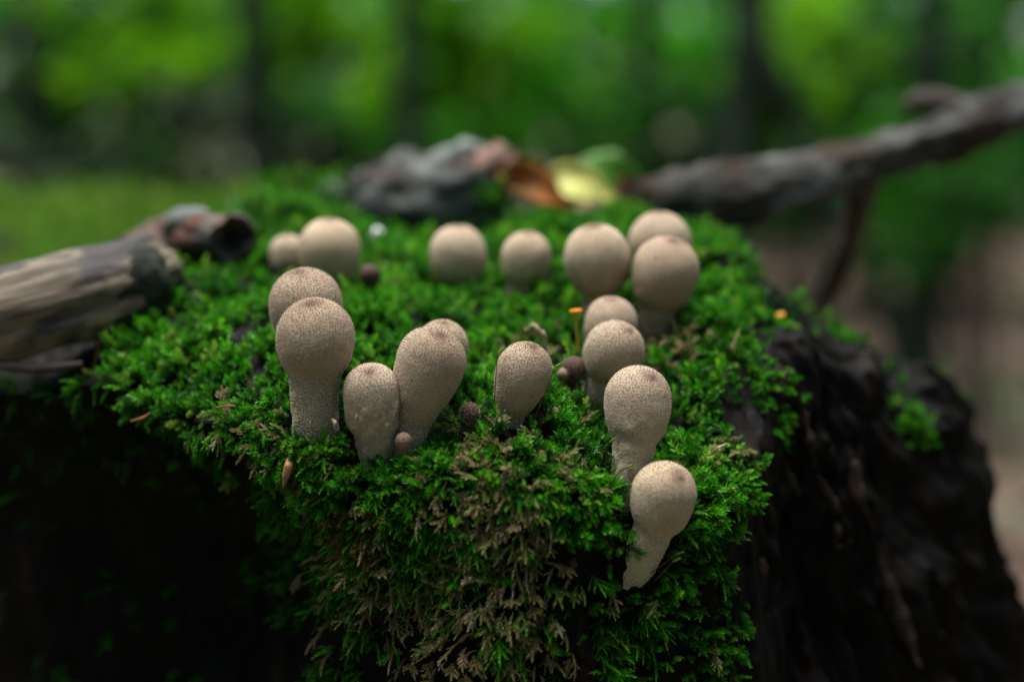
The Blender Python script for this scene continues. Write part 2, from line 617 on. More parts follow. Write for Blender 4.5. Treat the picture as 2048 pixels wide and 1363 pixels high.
def puffball(name, head, rpx, base, neckpx, basepx, d_head, d_base, umbo, shape, label, seed, squash=1.0, warts=1.0, wrinkle=0.0, cat='puffball', group='puffballs on the mossy stump', skin=None):
    H = P(head[0], head[1], d_head)
    R = px2m(rpx, d_head)
    rn = px2m(neckpx, d_head) / 2
    rb = px2m(basepx, d_base) / 2
    B = P(base[0], base[1], d_base)
    # apex direction from where the dark tip shows on the head
    ux, uy = umbo
    fwd = math.sqrt(max(0.02, 1 - ux * ux - uy * uy))
    right = np.array([1.0, 0, 0])
    upv = np.array([0, SP, CP])
    toward = np.array([0, -CP, SP])
    A = unit(ux * right + uy * upv + fwd * toward)
    sub = unit(B - H)
    B2 = B + sub * min(0.005, R * .5) + np.array([0, min(.006, R * .5), -min(.005, R * .4)])   # rooted in the moss and wood
    Laxis = np.linalg.norm(B2 - H)
    LN = min(R * shape['neck'], Laxis * 0.8)
    # spine from the head centre to the base, slightly bowed
    bow = shape.get('bow', 0.0)
    sidev = unit(np.cross(sub, toward))
    c1 = H + sub * Laxis * 0.5 + sidev * bow * Laxis
    S0 = -unit(c1 - H)
    rows, axes, rad, hg = [], [], [], []
    th = np.linspace(0.03, math.pi / 2, 26)
    for q in th:
        rows.append(H + S0 * R * squash * math.cos(q))
        axes.append(S0)
        rad.append(R * math.sin(q) ** shape.get('top', 1.0))
        hg.append(0.36 * q / (math.pi / 2))
    nst = 60
    us = np.linspace(0, 1, nst + 1)[1:]
    curve = np.array([(1 - u) ** 2 * H + 2 * u * (1 - u) * c1 + u * u * B2 for u in us])
    seg = np.vstack([H, curve])
    arc = np.cumsum(np.linalg.norm(np.diff(seg, axis=0), axis=1))
    tang = np.gradient(seg, axis=0)[1:]
    Ltot = arc[-1]
    a_, b_ = shape['a'], shape['b']
    for i in range(nst):
        L = arc[i]
        if L < LN:
            u = L / LN
            r = rn + (R - rn) * (1 - u ** a_) ** b_
            h = 0.36 + 0.24 * u
        else:
            u = (L - LN) / (Ltot - LN)
            r = rn + (rb - rn) * smooth01(u) + 0.02 * R * math.sin(u * 6 + seed)
            h = 0.60 + 0.40 * u
        rows.append(curve[i])
        axes.append(unit(-tang[i]))
        rad.append(float(r))
        hg.append(float(h))
    rad = np.array(rad)
    k = np.array([1, 2, 3, 2, 1.0]) / 9
    rs = np.convolve(np.r_[rad[0], rad[0], rad, rad[-1], rad[-1]], k, 'valid')
    rs[:6] = rad[:6]
    rad = rs
    rows, axes, hg = np.array(rows), np.array(axes), np.array(hg)
    fr = rot_frames(axes)
    m = 72
    an = np.linspace(0, 2 * math.pi, m, endpoint=False)
    V = np.zeros((len(rows), m, 3))
    for i in range(len(rows)):
        x, y = fr[i]
        V[i] = rows[i] + rad[i] * (np.cos(an)[:, None] * x + np.sin(an)[:, None] * y)
    HG = np.repeat(hg, m)
    VV = V.reshape(-1, 3)
    vd = VV - H
    psi = np.arccos(np.clip((vd @ A) / (np.linalg.norm(vd, axis=1) + 1e-12), -1, 1))
    HA = 0.36 * psi / (math.pi / 2)
    wl_ = smooth01((HG - 0.34) / 0.16)
    HG = np.minimum(HA, 0.46) * (1 - wl_) + HG * wl_
    off = rng.random(3) * 50
    rel = (VV - np.repeat(rows, m, 0))
    nr = rel / (np.linalg.norm(rel, axis=1)[:, None] + 1e-9)
    n1 = fbm(VV / R * 0.9 + off, 2, seed)
    n2 = fbm(VV / R * 3.2 + off, 3, seed + 5)
    amp = R * (0.030 * n1 + 0.006 * n2)
    lowp = smooth01((HG - 0.42) / 0.2)
    amp += R * lowp * 0.028 * n2
    if wrinkle:
        wz = smooth01((HG - 0.36) / 0.1)
        amp += R * wrinkle * wz * (fbm(VV / R * np.array([5, 5, 2.5]) + off, 3, seed + 9))
    VV = VV + nr * amp[:, None]
    # small navel bump at the apex
    apex = H + A * R
    da = np.linalg.norm(VV - apex, axis=1) / R
    VV = VV + A * (R * 0.022 * np.exp(-(da / 0.10) ** 2) - R * 0.022 * np.exp(-((da - 0.2) / 0.10) ** 2))[:, None]
    tip = VV[:m].mean(0)
    tipH = float(HG[:m].mean())
    n = len(rows)
    F = grid_faces(n, m)
    Vall = np.vstack([VV, tip])
    # vertex normals of the whole shape
    Vg = VV.reshape(n, m, 3)
    du = np.roll(Vg, -1, 1) - np.roll(Vg, 1, 1)
    dv = np.gradient(Vg, axis=0)
    NN = np.cross(du, dv)
    NN /= np.linalg.norm(NN, axis=2)[:, :, None] + 1e-15
    ctr = rows[:, None, :]
    sgn = np.sign(((Vg - ctr) * NN).sum(2).mean())
    NN *= sgn
    NN = NN.reshape(-1, 3)
    # split at the neck
    ks = int(np.argmin(np.abs(hg - 0.60)))
    root = empty(name, B)
    tag(root, label, cat, group)
    hv = np.vstack([VV[:(ks + 1) * m], tip])
    hf = [tuple(f[::-1]) for f in grid_faces(ks + 1, m).tolist()]
    ti = len(hv) - 1
    hf += [(ti, j, (j + 1) % m) for j in range(m)]
    hme = mesh_from('head', hv, hf)
    tone_v = rng.random()
    attr(hme, 'tone', np.full(len(hv), tone_v))
    attr(hme, 'hgt', np.r_[HG[:(ks + 1) * m], tipH])
    hme.normals_split_custom_set_from_vertices([tuple(v) for v in np.vstack([NN[:(ks + 1) * m], S0]).tolist()])
    head_o = link('head', hme, skin or M_SKIN, root)
    sv = VV[ks * m:]
    sf = [tuple(f[::-1]) for f in grid_faces(n - ks, m).tolist()]
    sf.append(tuple(reversed(range((n - ks - 1) * m, (n - ks) * m))))
    sme = mesh_from('stem', sv, sf)
    attr(sme, 'tone', np.full(len(sv), tone_v))
    attr(sme, 'hgt', HG[ks * m:])
    sme.normals_split_custom_set_from_vertices([tuple(v) for v in NN[ks * m:].tolist()])
    stem_o = link('stem', sme, skin or M_SKIN, root)
    # warts: small four-sided spines, darker and longer near the crown
    if warts > 0:
        Vg3, Ng3, Hg2 = VV.reshape(n, m, 3), NN.reshape(n, m, 3), HG.reshape(n, m)
        arcl = np.r_[0, np.cumsum(np.linalg.norm(np.diff(Vg3.mean(1), axis=0), axis=1) * 0 + np.linalg.norm(np.diff(Vg3, axis=0), axis=2).mean(1))]
        PU, PV_, BG = [], [], []
        for layer, sp0 in ((1, 0.00112), (0, 0.00070)):
            sa = 0.0004
            while sa < arcl[-1]:
                fi_ = np.interp(sa, arcl, np.arange(n))
                rr_ = np.interp(fi_, np.arange(n), rad)
                on_stem = np.interp(fi_, np.arange(n), hg) > .58
                spc = sp0 / math.sqrt(warts)
                if not layer and on_stem and shape.get('coarse'):
                    spc *= 1.3
                cnt = max(3, int(2 * math.pi * rr_ / spc))
                jit = .13 if layer else .22
                ph_ = (np.arange(cnt) + rng.random() + rng.normal(0, jit, cnt)) / cnt * m
                uu_ = np.clip(np.interp(sa + rng.normal(0, jit, cnt) * spc, arcl, np.arange(n)), 0, n - 1.001)
                sel_ = rng.random(cnt) < (.93 if layer else 1.0)
                PU.append(uu_[sel_])
                PV_.append((ph_ % m)[sel_])
                BG.append(np.full(sel_.sum(), bool(layer)))
                sa += spc * 0.88
        PU, PV_, BG = np.concatenate(PU), np.concatenate(PV_), np.concatenate(BG)
        i0, j0 = PU.astype(int), PV_.astype(int) % m
        fu, fv = (PU - i0)[:, None], (PV_ - np.floor(PV_))[:, None]
        i1, j1 = np.minimum(i0 + 1, n - 1), (j0 + 1) % m
        pos = (Vg3[i0, j0] * (1 - fu) + Vg3[i1, j0] * fu) * (1 - fv) + (Vg3[i0, j1] * (1 - fu) + Vg3[i1, j1] * fu) * fv
        nor = Ng3[i0, j0]
        hw = Hg2[i0, j0]
        low_ = BG & (rng.random(len(pos)) > np.interp(hw, [0, .30, .40, .50, 1], [1, .97, .75, .25, .08]))
        pos, nor, hw, BG = pos[~low_], nor[~low_], hw[~low_], BG[~low_]
        K = len(pos)
        big = BG
        rr = np.where(big, rng.uniform(0.00020, 0.00029, K), rng.uniform(0.00011, 0.00018, K))
        hh = np.where(big, rng.uniform(0.00028, 0.00050, K), rng.uniform(0.00012, 0.00025, K))
        if shape.get('coarse'):
            st = hw > 0.58
            rr = np.where(st, rr * 1.75, rr)
            hh = np.where(st, hh * 1.25, hh)
        tx = np.cross(nor, rng.normal(size=(K, 3)))
        tx /= np.linalg.norm(tx, axis=1)[:, None] + 1e-12
        ty = np.cross(nor, tx)
        lean = nor + 0.35 * rng.normal(size=(K, 3)) * 0.5
        W = np.stack([pos + tx * rr[:, None] - nor * 5e-5, pos + ty * rr[:, None] - nor * 5e-5, pos - tx * rr[:, None] - nor * 5e-5, pos - ty * rr[:, None] - nor * 5e-5, pos + lean * hh[:, None]], 1).reshape(-1, 3)
        # fine granules are paler than the spines
        col = np.where(big, hw * 0.7 - .02, np.clip(hw + 0.26, 0, 1)) + rng.normal(0, 0.04, K)
        W = W.reshape(K, 5, 3)
        for part, sel_ in ((head_o, hw < 0.60), (stem_o, hw >= 0.60)):
            kk_ = int(sel_.sum())
            if not kk_:
                continue
            WF = ((np.arange(kk_) * 5)[:, None, None] + np.array([[0, 1, 4], [1, 2, 4], [2, 3, 4], [3, 0, 4]])[None]).reshape(-1, 3)
            wme = fast_mesh('warts', W[sel_].reshape(-1, 3), WF, False)
            attr(wme, 'hgt', np.repeat(np.clip(col[sel_], 0, 1), 5))
            link('warts', wme, M_WART, part, 'stuff')
    return dict(H=H, R=R, B=B, rn=rn, rb=rb, curve=curve, rad=rad[26:], root=root)


ROUND = dict(neck=0.98, a=2.0, b=0.55)
ROUNDC = dict(neck=0.98, a=2.1, b=0.55, coarse=True)
PEAR = dict(neck=1.75, a=1.7, b=1.0, coarse=True)
PEAR2 = dict(neck=1.45, a=1.75, b=0.8)
PB = []


def pb(*a, **k):
    PB.append(puffball('puffball', *a, **k))


#   head px      r   base px   neck base dh   db    umbo          shape
pb((612, 607), 73, (612, 735), 90, 84, .525, .535, (-0.15, .88), ROUND, 'tan puffball half hidden right behind a taller thick-stemmed puffball', 1)
pb((631, 671), 77, (627, 858), 97, 88, .502, .503, (-0.05, .87), ROUNDC, 'largest upright tan puffball with a thick coarsely warted stem', 2)
pb((744, 782), 57, (750, 893), 80, 56, .498, .499, (-0.05, .75), dict(neck=1.5, a=1.8, b=.85), 'wrinkled stubby puffball leaning against a bigger pear-shaped one', 3, wrinkle=0.07, warts=0.8)
pb((862, 722), 70, (808, 888), 76, 66, .502, .502, (.28, .80), dict(neck=1.75, a=1.65, b=1.0, coarse=True, stiff=.6), 'pear-shaped puffball leaning over, with an oblique tapering warted stem', 4)
pb((884, 690), 52, (850, 820), 62, 52, .524, .528, (.1, .9), ROUND, 'puffball mostly hidden behind the leaning pear-shaped puffball', 5)
pb((1049, 738), 56, (1014, 842), 58, 44, .503, .505, (.3, .85), dict(neck=1.7, a=1.7, b=1.0, coarse=True, stiff=.5), 'lone pear-shaped puffball with dark specks between two upright moss stalks', 6)
pb((1222, 644), 52, (1190, 735), 70, 58, .548, .552, (0, .9), ROUND, 'puffball peeping over a slightly larger one beside the tiny orange mushroom', 7, warts=0.6)
pb((1228, 699), 60, (1186, 806), 66, 60, .530, .535, (.45, .7), ROUND, 'puffball with brown tip, its bent cream stem showing beside the brown baby puffball', 8, warts=0.8)
pb((1276, 797), 67, (1246, 980), 86, 62, .502, .496, (.35, .72), dict(neck=1.2, a=1.95, b=.66, bow=-.06), 'tall puffball with a pale cream stem, low on the stump edge', 9, warts=0.9)
pb((1328, 986), 65, (1268, 1116), 84, 76, .489, .493, (.42, .62), dict(neck=1.08, a=2.1, b=.58, coarse=True, bow=-.10), 'lowest puffball growing sideways from the stump face, stem bent', 10)
pb((1194, 514), 67, (1200, 628), 68, 58, .575, .578, (-.1, .93), dict(neck=1.05, a=2.0, b=.6), 'wide round puffball touching a pair of overlapping blond puffballs', 11, warts=0)
pb((1331, 540), 67, (1303, 668), 72, 54, .568, .572, (.15, .88), dict(neck=1.1, a=2.0, b=.62), 'blond puffball with dark navel and long pale stem by the stump edge', 12, warts=0)
pb((1319, 485), 63, (1335, 600), 70, 60, .598, .602, (0, .95), ROUND, 'blond puffball rising directly behind the one with the dark navel', 13, warts=0)
pb((1053, 512), 50, (1047, 596), 68, 62, .602, .605, (.1, .93), ROUND, 'small smooth puffball standing below the brown and yellow leaves', 14, squash=1.0, warts=0)
pb((915, 506), 57, (918, 594), 78, 74, .612, .615, (0, .95), ROUND, 'smooth puffball standing in front of the grey rotten log', 15, warts=0)
pb((658, 498), 62, (662, 590), 78, 72, .602, .606, (.05, .95), ROUND, 'smooth round puffball beside a narrow smaller one near the hollow stub', 16, warts=0)
pb((576, 505), 37, (572, 575), 54, 48, .622, .622, (0, .95), ROUND, 'narrow small puffball tucked against a big smooth one', 17, warts=0)
M_BABY = simple('young brown puffball skin', (0.06, 0.032, 0.024), 0.8, 0.35, 500)
M_BABYP = simple('young pink puffball skin', (0.20, 0.125, 0.095), 0.8, 0.25, 500)
BABY = dict(neck=0.95, a=2.0, b=.5)
pb((1147, 736), 24, (1144, 772), 26, 22, .532, .535, (0, .9), BABY, 'baby reddish-brown puffball beside a bent cream stem', 18, warts=0.5, group='baby puffballs', skin=M_BABY)
pb((1127, 748), 13, (1126, 770), 12, 10, .53, .532, (0, .9), BABY, 'tiny pinkish puffball touching the baby reddish-brown puffball', 19, warts=0, group='baby puffballs', skin=M_BABYP)
pb((1105, 826), 14, (1108, 848), 12, 10, .508, .51, (-.2, .85), BABY, 'tiny pink puffball sunk in dark green moss below the brown baby puffball', 20, warts=0.4, group='baby puffballs', skin=M_BABYP)
pb((740, 549), 21, (741, 580), 22, 20, .59, .592, (0, .9), BABY, 'baby brown puffball in the moss beside the round smooth puffball', 21, warts=0, group='baby puffballs', skin=M_BABY)
pb((940, 824), 20, (941, 850), 24, 22, .503, .505, (-.2, .8), BABY, 'spiny dark brown button in the moss near the lone pear-shaped puffball', 22, warts=0.9, group='baby puffballs', skin=M_BABY)
pb((807, 880), 16, (806, 897), 22, 20, .494, .496, (0, .3), BABY, 'tiny pink puffball at the foot of the leaning pear-shaped puffball', 23, warts=0.5, group='baby puffballs', skin=M_BABYP)


# ------------------------------------------------------------------ tubes: logs, branches, trunks
def tube(name, pts, radii, m=32, step=None, disp=None, seed=0, flat=1.0, cap=True, hollow=0.0):
    pts = np.asarray(pts, float)
    radii = np.asarray(radii, float)
    # resample smoothly
    seg = np.linalg.norm(np.diff(pts, axis=0), axis=1)
    s = np.r_[0, np.cumsum(seg)]
    n = max(4, int(s[-1] / (step or s[-1] / 40)))
    S = np.linspace(0, s[-1], n)
    C = np.stack([np.interp(S, s, pts[:, k]) for k in range(3)], 1)
    rad = np.interp(S, s, radii)
    kk = max(3, n // max(4, 2 * len(pts))) | 1
    if len(pts) > 2:
        w = np.hanning(kk + 2)[1:-1]
        w /= w.sum()
        pad = kk // 2
        for k in range(3):
            e0 = C[0, k] - (C[1:pad + 1, k] - C[0, k])[::-1]
            e1 = C[-1, k] - (C[-pad - 1:-1, k] - C[-1, k])[::-1]
            C[:, k] = np.convolve(np.r_[e0, C[:, k], e1], w, 'valid')
    ax = np.gradient(C, axis=0)
    ax /= np.linalg.norm(ax, axis=1)[:, None]
    fr = rot_frames(ax)
    an = np.linspace(0, 2 * math.pi, m, endpoint=False)
    V = np.zeros((n, m, 3))
    TCO = np.zeros((n, m, 3))
    for i in range(n):
        x, y = fr[i]
        V[i] = C[i] + rad[i] * (np.cos(an)[:, None] * x + np.sin(an)[:, None] * y * flat)
        TCO[i] = np.stack([np.full(m, S[i]), rad[i] * np.cos(an), rad[i] * np.sin(an)], 1)
    V = V.reshape(-1, 3)
    TCO = TCO.reshape(-1, 3)
    rel = V - np.repeat(C, m, 0)
    nr = rel / (np.linalg.norm(rel, axis=1)[:, None] + 1e-12)
    if disp is not None:
        V = V + nr * disp(TCO, np.repeat(S / s[-1], m), np.tile(an, n), np.repeat(rad, m))[:, None]
    faces = [tuple(f) for f in grid_faces(n, m).tolist()]
    V0 = V
    if cap:
        for ring, rev in ((0, True), (n - 1, False)):
            idx = list(range(ring * m, ring * m + m))
            c = V0[idx].mean(0)
            ai = -ax[0] if rev else ax[-1]
            depth = hollow if (not rev and hollow) else 0
            inner = V0[idx] * 0.55 + c * 0.45 - ai * depth * 0.3
            k0 = len(V)
            V = np.vstack([V, inner, [c - ai * depth]])
            TCO = np.vstack([TCO, TCO[idx] * np.array([1, .5, .5]), [TCO[idx].mean(0)]])
            for j in range(m):
                j2 = (j + 1) % m
                q = (idx[j], idx[j2], k0 + j2, k0 + j)
                t3 = (k0 + j, k0 + j2, k0 + m)
                faces.append(q if not rev else q[::-1])
                faces.append(t3 if not rev else t3[::-1])
    me = mesh_from(name, V, faces)
    attr(me, 'tc', TCO, 'FLOAT_VECTOR')
    return me


def bark_disp(amp, freq, seed):
    def f(tc, s, an, r):
        return amp * fbm(tc * np.array([0.5, 1, 1]) * freq, 4, seed) + amp * 0.6 * fbm(tc * freq * 3.3, 3, seed + 4)
    return f


# weathered branch lying on the left rim of the stump
def pale_disp(tc, s, an, r):
    g = fbm(np.stack([tc[:, 0] * 9, tc[:, 1] * 150, tc[:, 2] * 150], 1), 3, 31)
    return 0.0022 * g + 0.0022 * fbm(tc * 28, 3, 33)


branch_l = empty('weathered_branch', P(150, 690, .575))
tag(branch_l, 'pale weathered broken branch with dark blotches lying on mossy stump rim', 'branch')
link('barkless_wood', tube('barkless_wood', [P(-260, 690, .56), P(-60, 655, .56), P(100, 612, .567), P(232, 572, .58), P(308, 545, .60)], [.0185, .0185, .0178, .0170, .0155], 72, .0022, pale_disp), M_PALE, branch_l)
link('bark_collar', tube('bark_collar', [P(165, 600, .574), P(205, 588, .578), P(255, 575, .585), P(302, 568, .592)], [.0150, .0172, .0184, .0172], 64, .0015, bark_disp(.0014, 90, 35)), M_BARK_DARK, branch_l)
link('bark_strip', tube('bark_strip', [P(-40, 725, .552), P(60, 738, .553), P(165, 728, .556)], [.0012, .0024, .0010], 16, .003, bark_disp(.0006, 200, 37)), M_BARK_STUB, branch_l)

# hollow stub
stub = empty('hollow_stub', P(400, 515, .64))
tag(stub, 'short brown-grey rotten wood stub with dark hollow end', 'wood stub')
link('stub_bark', tube('stub_bark', [P(250, 535, .615), P(300, 495, .645), P(350, 474, .648), P(400, 472, .642), P(440, 476, .636), P(470, 482, .630)], [.0120, .0115, .0112, .0112, .0108, .0088], 56, .0013, bark_disp(.0013, 85, 41), hollow=.022), M_BARK_STUB, stub)
link('hollow_end', tube('hollow_end', [P(452, 470, .648), P(458, 473, .634), P(464, 476, .618)], [.0095, .0105, .0096], 40, .0012, bark_disp(.0016, 110, 44), hollow=.024), M_BARK_STUB, stub)
link('knot', tube('knot', [P(322, 466, .65), P(360, 452, .645), P(402, 448, .643), P(430, 458, .643)], [.005, .0085, .0078, .005], 32, .0013, bark_disp(.0011, 120, 43)), M_BARK_GREY, stub)

# grey lumpy log behind
log_g = empty('rotten_log', P(780, 470, .74))
tag(log_g, 'lumpy grey rotten log with pale lichen lying across the stump top', 'log')


def log_disp(tc, s, an, r):
    return 0.005 * fbm(tc * 34, 3, 51) + 0.0025 * (1 - np.abs(fbm(tc * np.array([30, 45, 45]), 3, 55)) * 2) + 0.0015 * fbm(tc * 200, 2, 57)


link('log_bark', tube('log_bark', [P(440, 455, .80), P(560, 432, .775), P(680, 420, .755), P(770, 415, .74), P(860, 403, .735), P(950, 395, .73), P(1010, 398, .73)], [.009, .0135, .0155, .0205, .024, .024, .018], 80, .002, log_disp), M_BARK_GREY, log_g)
link('broken_end', tube('broken_end', [P(950, 362, .722), P(990, 330, .72), P(1012, 300, .722)], [.014, .0105, .005], 36, .0016, bark_disp(.003, 90, 58)), simple('reddish torn wood', (0.16, 0.095, 0.075), 0.8, 0.4, 120), log_g)

# long branch leaning over the stump to the right
br = empty('fallen_branch', P(1330, 440, .72))
tag(br, 'long grey fallen branch resting on stump and slanting up into the air', 'branch')


def branch_disp(tc, s, an, r):
    kn = 0
    for c, w, a in ((.05, .015, .003), (.115, .012, .003), (.185, .016, .0035), (.27, .014, .003), (.36, .02, .003)):
        kn = kn + a * np.exp(-((tc[:, 0] - c) / w) ** 2) * (0.6 + 0.4 * np.cos(an + c * 40))
    return kn + 0.0032 * fbm(tc * np.array([25, 60, 60]), 3, 61) + .0014 * fbm(tc * 180, 2, 63)


link('branch_bark', tube('branch_bark', [P(1290, 432, .715), P(1380, 410, .72), P(1500, 385, .73), P(1640, 352, .745), P(1740, 322, .755), P(1860, 286, .77), P(1980, 242, .785), P(2120, 190, .80), P(2500, 60, .86)],
                        [.0160, .0165, .0150, .0132, .0135, .0120, .0115, .011, .010], 56, .003, branch_disp), M_BARK_BRANCH, br)
link('side_twig', tube('side_twig', [P(1985, 235, .785), P(1900, 205, .79), P(1835, 195, .80), P(1818, 215, .805)], [.006, .0075, .006, .004], 24, .003, bark_disp(.0012, 90, 66)), M_BARK_STUB, br)
link('side_twig', tube('side_twig', [P(1735, 340, .757), P(1715, 430, .80), P(1685, 520, .86), P(1620, 640, .95), P(1560, 760, 1.05)], [.0085, .0075, .0078, .0075, .005], 24, .006, bark_disp(.0014, 80, 67)), M_BARK_STUB, br)

# mossy fallen trunk behind on the left: lies on the forest floor
tr = empty('mossy_log', (-0.5, 1.12, 0.0))
tag(tr, 'moss covered thick log lying on the forest floor behind the weathered branch', 'log')
TRUNK_PTS = np.array([[-1.6, 1.0, .255], [-0.8, 1.07, .262], [-0.25, 1.16, .25], [0.05, 1.22, .20]])


def trunk_disp(tc, s, an, r):
    return 0.025 * fbm(tc * 7, 3, 71) + 0.008 * fbm(tc * 30, 3, 73)


trunk_me = tube('trunk_bark', TRUNK_PTS, [.30, .295, .285, .26], 120, .012, trunk_disp)
link('trunk_bark', trunk_me, M_BARK_DARK, tr)


# ------------------------------------------------------------------ moss shoots (prototypes) and carpets
def leaf_tris(p, d, up, L, W, fold=0.35):
    """one moss leaf: pointed, folded along its midrib"""
    d = unit(d)
    s = np.cross(d, up)
    if np.linalg.norm(s) < 1e-6:
        s = np.cross(d, [1, 0, 0])
    s = unit(s)
    n = np.cross(s, d)
    a = p
    m1 = p + d * L * 0.33
    return [a, m1 + s * W + n * W * fold, m1 - s * W + n * W * fold, p + d * L + n * L * 0.10], [(0, 1, 3), (0, 3, 2)]


def shoot(name, length, nleaf, L, W, bend, spread, mat_, seed, branches=0, droop=0.0, taper=0.5):
    r = random.Random(seed)
    V, F = [], []

    def axis(p0, d0, ln, bendv, nl, ll, ww, twist):
        pts, dirs = [], []
        p = np.array(p0, float)
        d = unit(d0)
        k = 8
        for i in range(k + 1):
            pts.append(p.copy())
            dirs.append(d.copy())
            d = unit(d + np.array(bendv) / k)
            p = p + d * ln / k
        # stem: three-sided
        k0 = len(V)
        for i in range(k + 1):
            x = unit(np.cross(dirs[i], [0.3, 0.9, 0.1]))
            y = np.cross(dirs[i], x)
            rr = ln * 0.018 * (1 - 0.7 * i / k) + 4e-5
            for j in range(3):
                V.append(pts[i] + rr * (math.cos(j * 2.09) * x + math.sin(j * 2.09) * y))
        for i in range(k):
            for j in range(3):
                a = k0 + i * 3 + j
                b = k0 + i * 3 + (j + 1) % 3
                F.append((a, b, b + 3, a + 3))
        for i in range(nl):
            u = 0.08 + 0.92 * (i + r.random() * 0.6) / nl
            f = min(u, 0.999) * k
            j = int(f)
            q = pts[j] + (pts[j + 1] - pts[j]) * (f - j) if j < k else pts[k]
            dd = dirs[min(j, k)]
            x = unit(np.cross(dd, [0.3, 0.9, 0.1]))
            y = np.cross(dd, x)
            an = twist + i * 2.399
            out = math.cos(an) * x + math.sin(an) * y
            sp = spread * (1.0 - taper * u ** 2) * r.uniform(0.8, 1.2)
            ld = dd * math.cos(sp) + out * math.sin(sp)
            tap = (0.75 + 0.35 * math.sin(math.pi * min(1, u * 1.05))) * r.uniform(0.8, 1.15)
            vs, fs = leaf_tris(q, ld, dd, ll * tap, ww * tap)
            k1 = len(V)
            V.extend(vs)
            F.extend([tuple(k1 + t for t in f_) for f_ in fs])
        return pts, dirs

    pts, dirs = axis((0, 0, 0), (0.0, 0, 1), length, (bend, r.uniform(-.15, .15), -droop), nleaf, L, W, r.random() * 6)
    for b in range(branches):
        u = 0.25 + 0.65 * b / max(1, branches)
        j = int(u * 8)
        side = 1 if b % 2 else -1
        dd = unit(dirs[j] * 0.75 + np.array([0.1, side * 0.8, 0.0]))
        axis(pts[j], dd, length * 0.48 * (1.1 - 0.6 * u), (bend * 0.4, 0, -droop * .6), max(6, int(nleaf * 0.36)), L * 0.8, W * 0.8, r.random() * 6)
    me = mesh_from(name, np.array(V), F, False)
    me.materials.append(mat_)
    return bpy.data.objects.new(name, me)


def proto_collection(name, objs):
    c = bpy.data.collections.new(name)
    for o in objs:
        c.objects.link(o)
    return c


mm = 0.001
M_OLIVE = leaf_material('olive log moss', [(0, (0.06, 0.21, 0.012)), (.5, (0.13, 0.31, 0.025)), (1, (0.27, 0.36, 0.07))], 0.42, 0.5, 0.3, 14)
C_UP = proto_collection('moss_shoots_upright', [shoot('moss_shoot_a%02d' % i, random.uniform(6.5, 10) * mm, 30 + (i % 4) * 5, random.uniform(1.7, 2.6) * mm, random.uniform(.26, .38) * mm, random.uniform(0.3, 1.3), random.uniform(0.9, 1.25), M_MOSS, 100 + i, branches=2 + (i % 3), taper=.32) for i in range(9)])
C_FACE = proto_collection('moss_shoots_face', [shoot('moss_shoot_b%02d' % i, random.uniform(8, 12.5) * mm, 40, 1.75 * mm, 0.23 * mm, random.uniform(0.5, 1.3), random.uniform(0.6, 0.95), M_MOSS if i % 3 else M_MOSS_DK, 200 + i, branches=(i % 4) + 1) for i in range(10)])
C_DRY = proto_collection('moss_shoots_dry', [shoot('moss_shoot_c%02d' % i, random.uniform(7, 11) * mm, 40, 1.75 * mm, 0.30 * mm, random.uniform(0.5, 1.4), random.uniform(0.65, 0.95), M_DRY, 300 + i, branches=(i % 4) + 1) for i in range(9)])
C_RUST = proto_collection('moss_shoots_rust', [shoot('moss_shoot_d%02d' % i, random.uniform(8, 11) * mm, 44, 2.0 * mm, 0.16 * mm, random.uniform(0.6, 1.2), 0.6, M_RUST, 400 + i, branches=2) for i in range(4)])
C_FAR = proto_collection('moss_shoots_far', [shoot('moss_shoot_e%02d' % i, random.uniform(14, 22) * mm, 22, 5 * mm, 1.0 * mm, random.uniform(0.2, 1.0), 0.9, M_OLIVE, 500 + i) for i in range(4)])
NPROTO = {C_UP: 9, C_FACE: 10, C_DRY: 9, C_RUST: 4, C_FAR: 4}


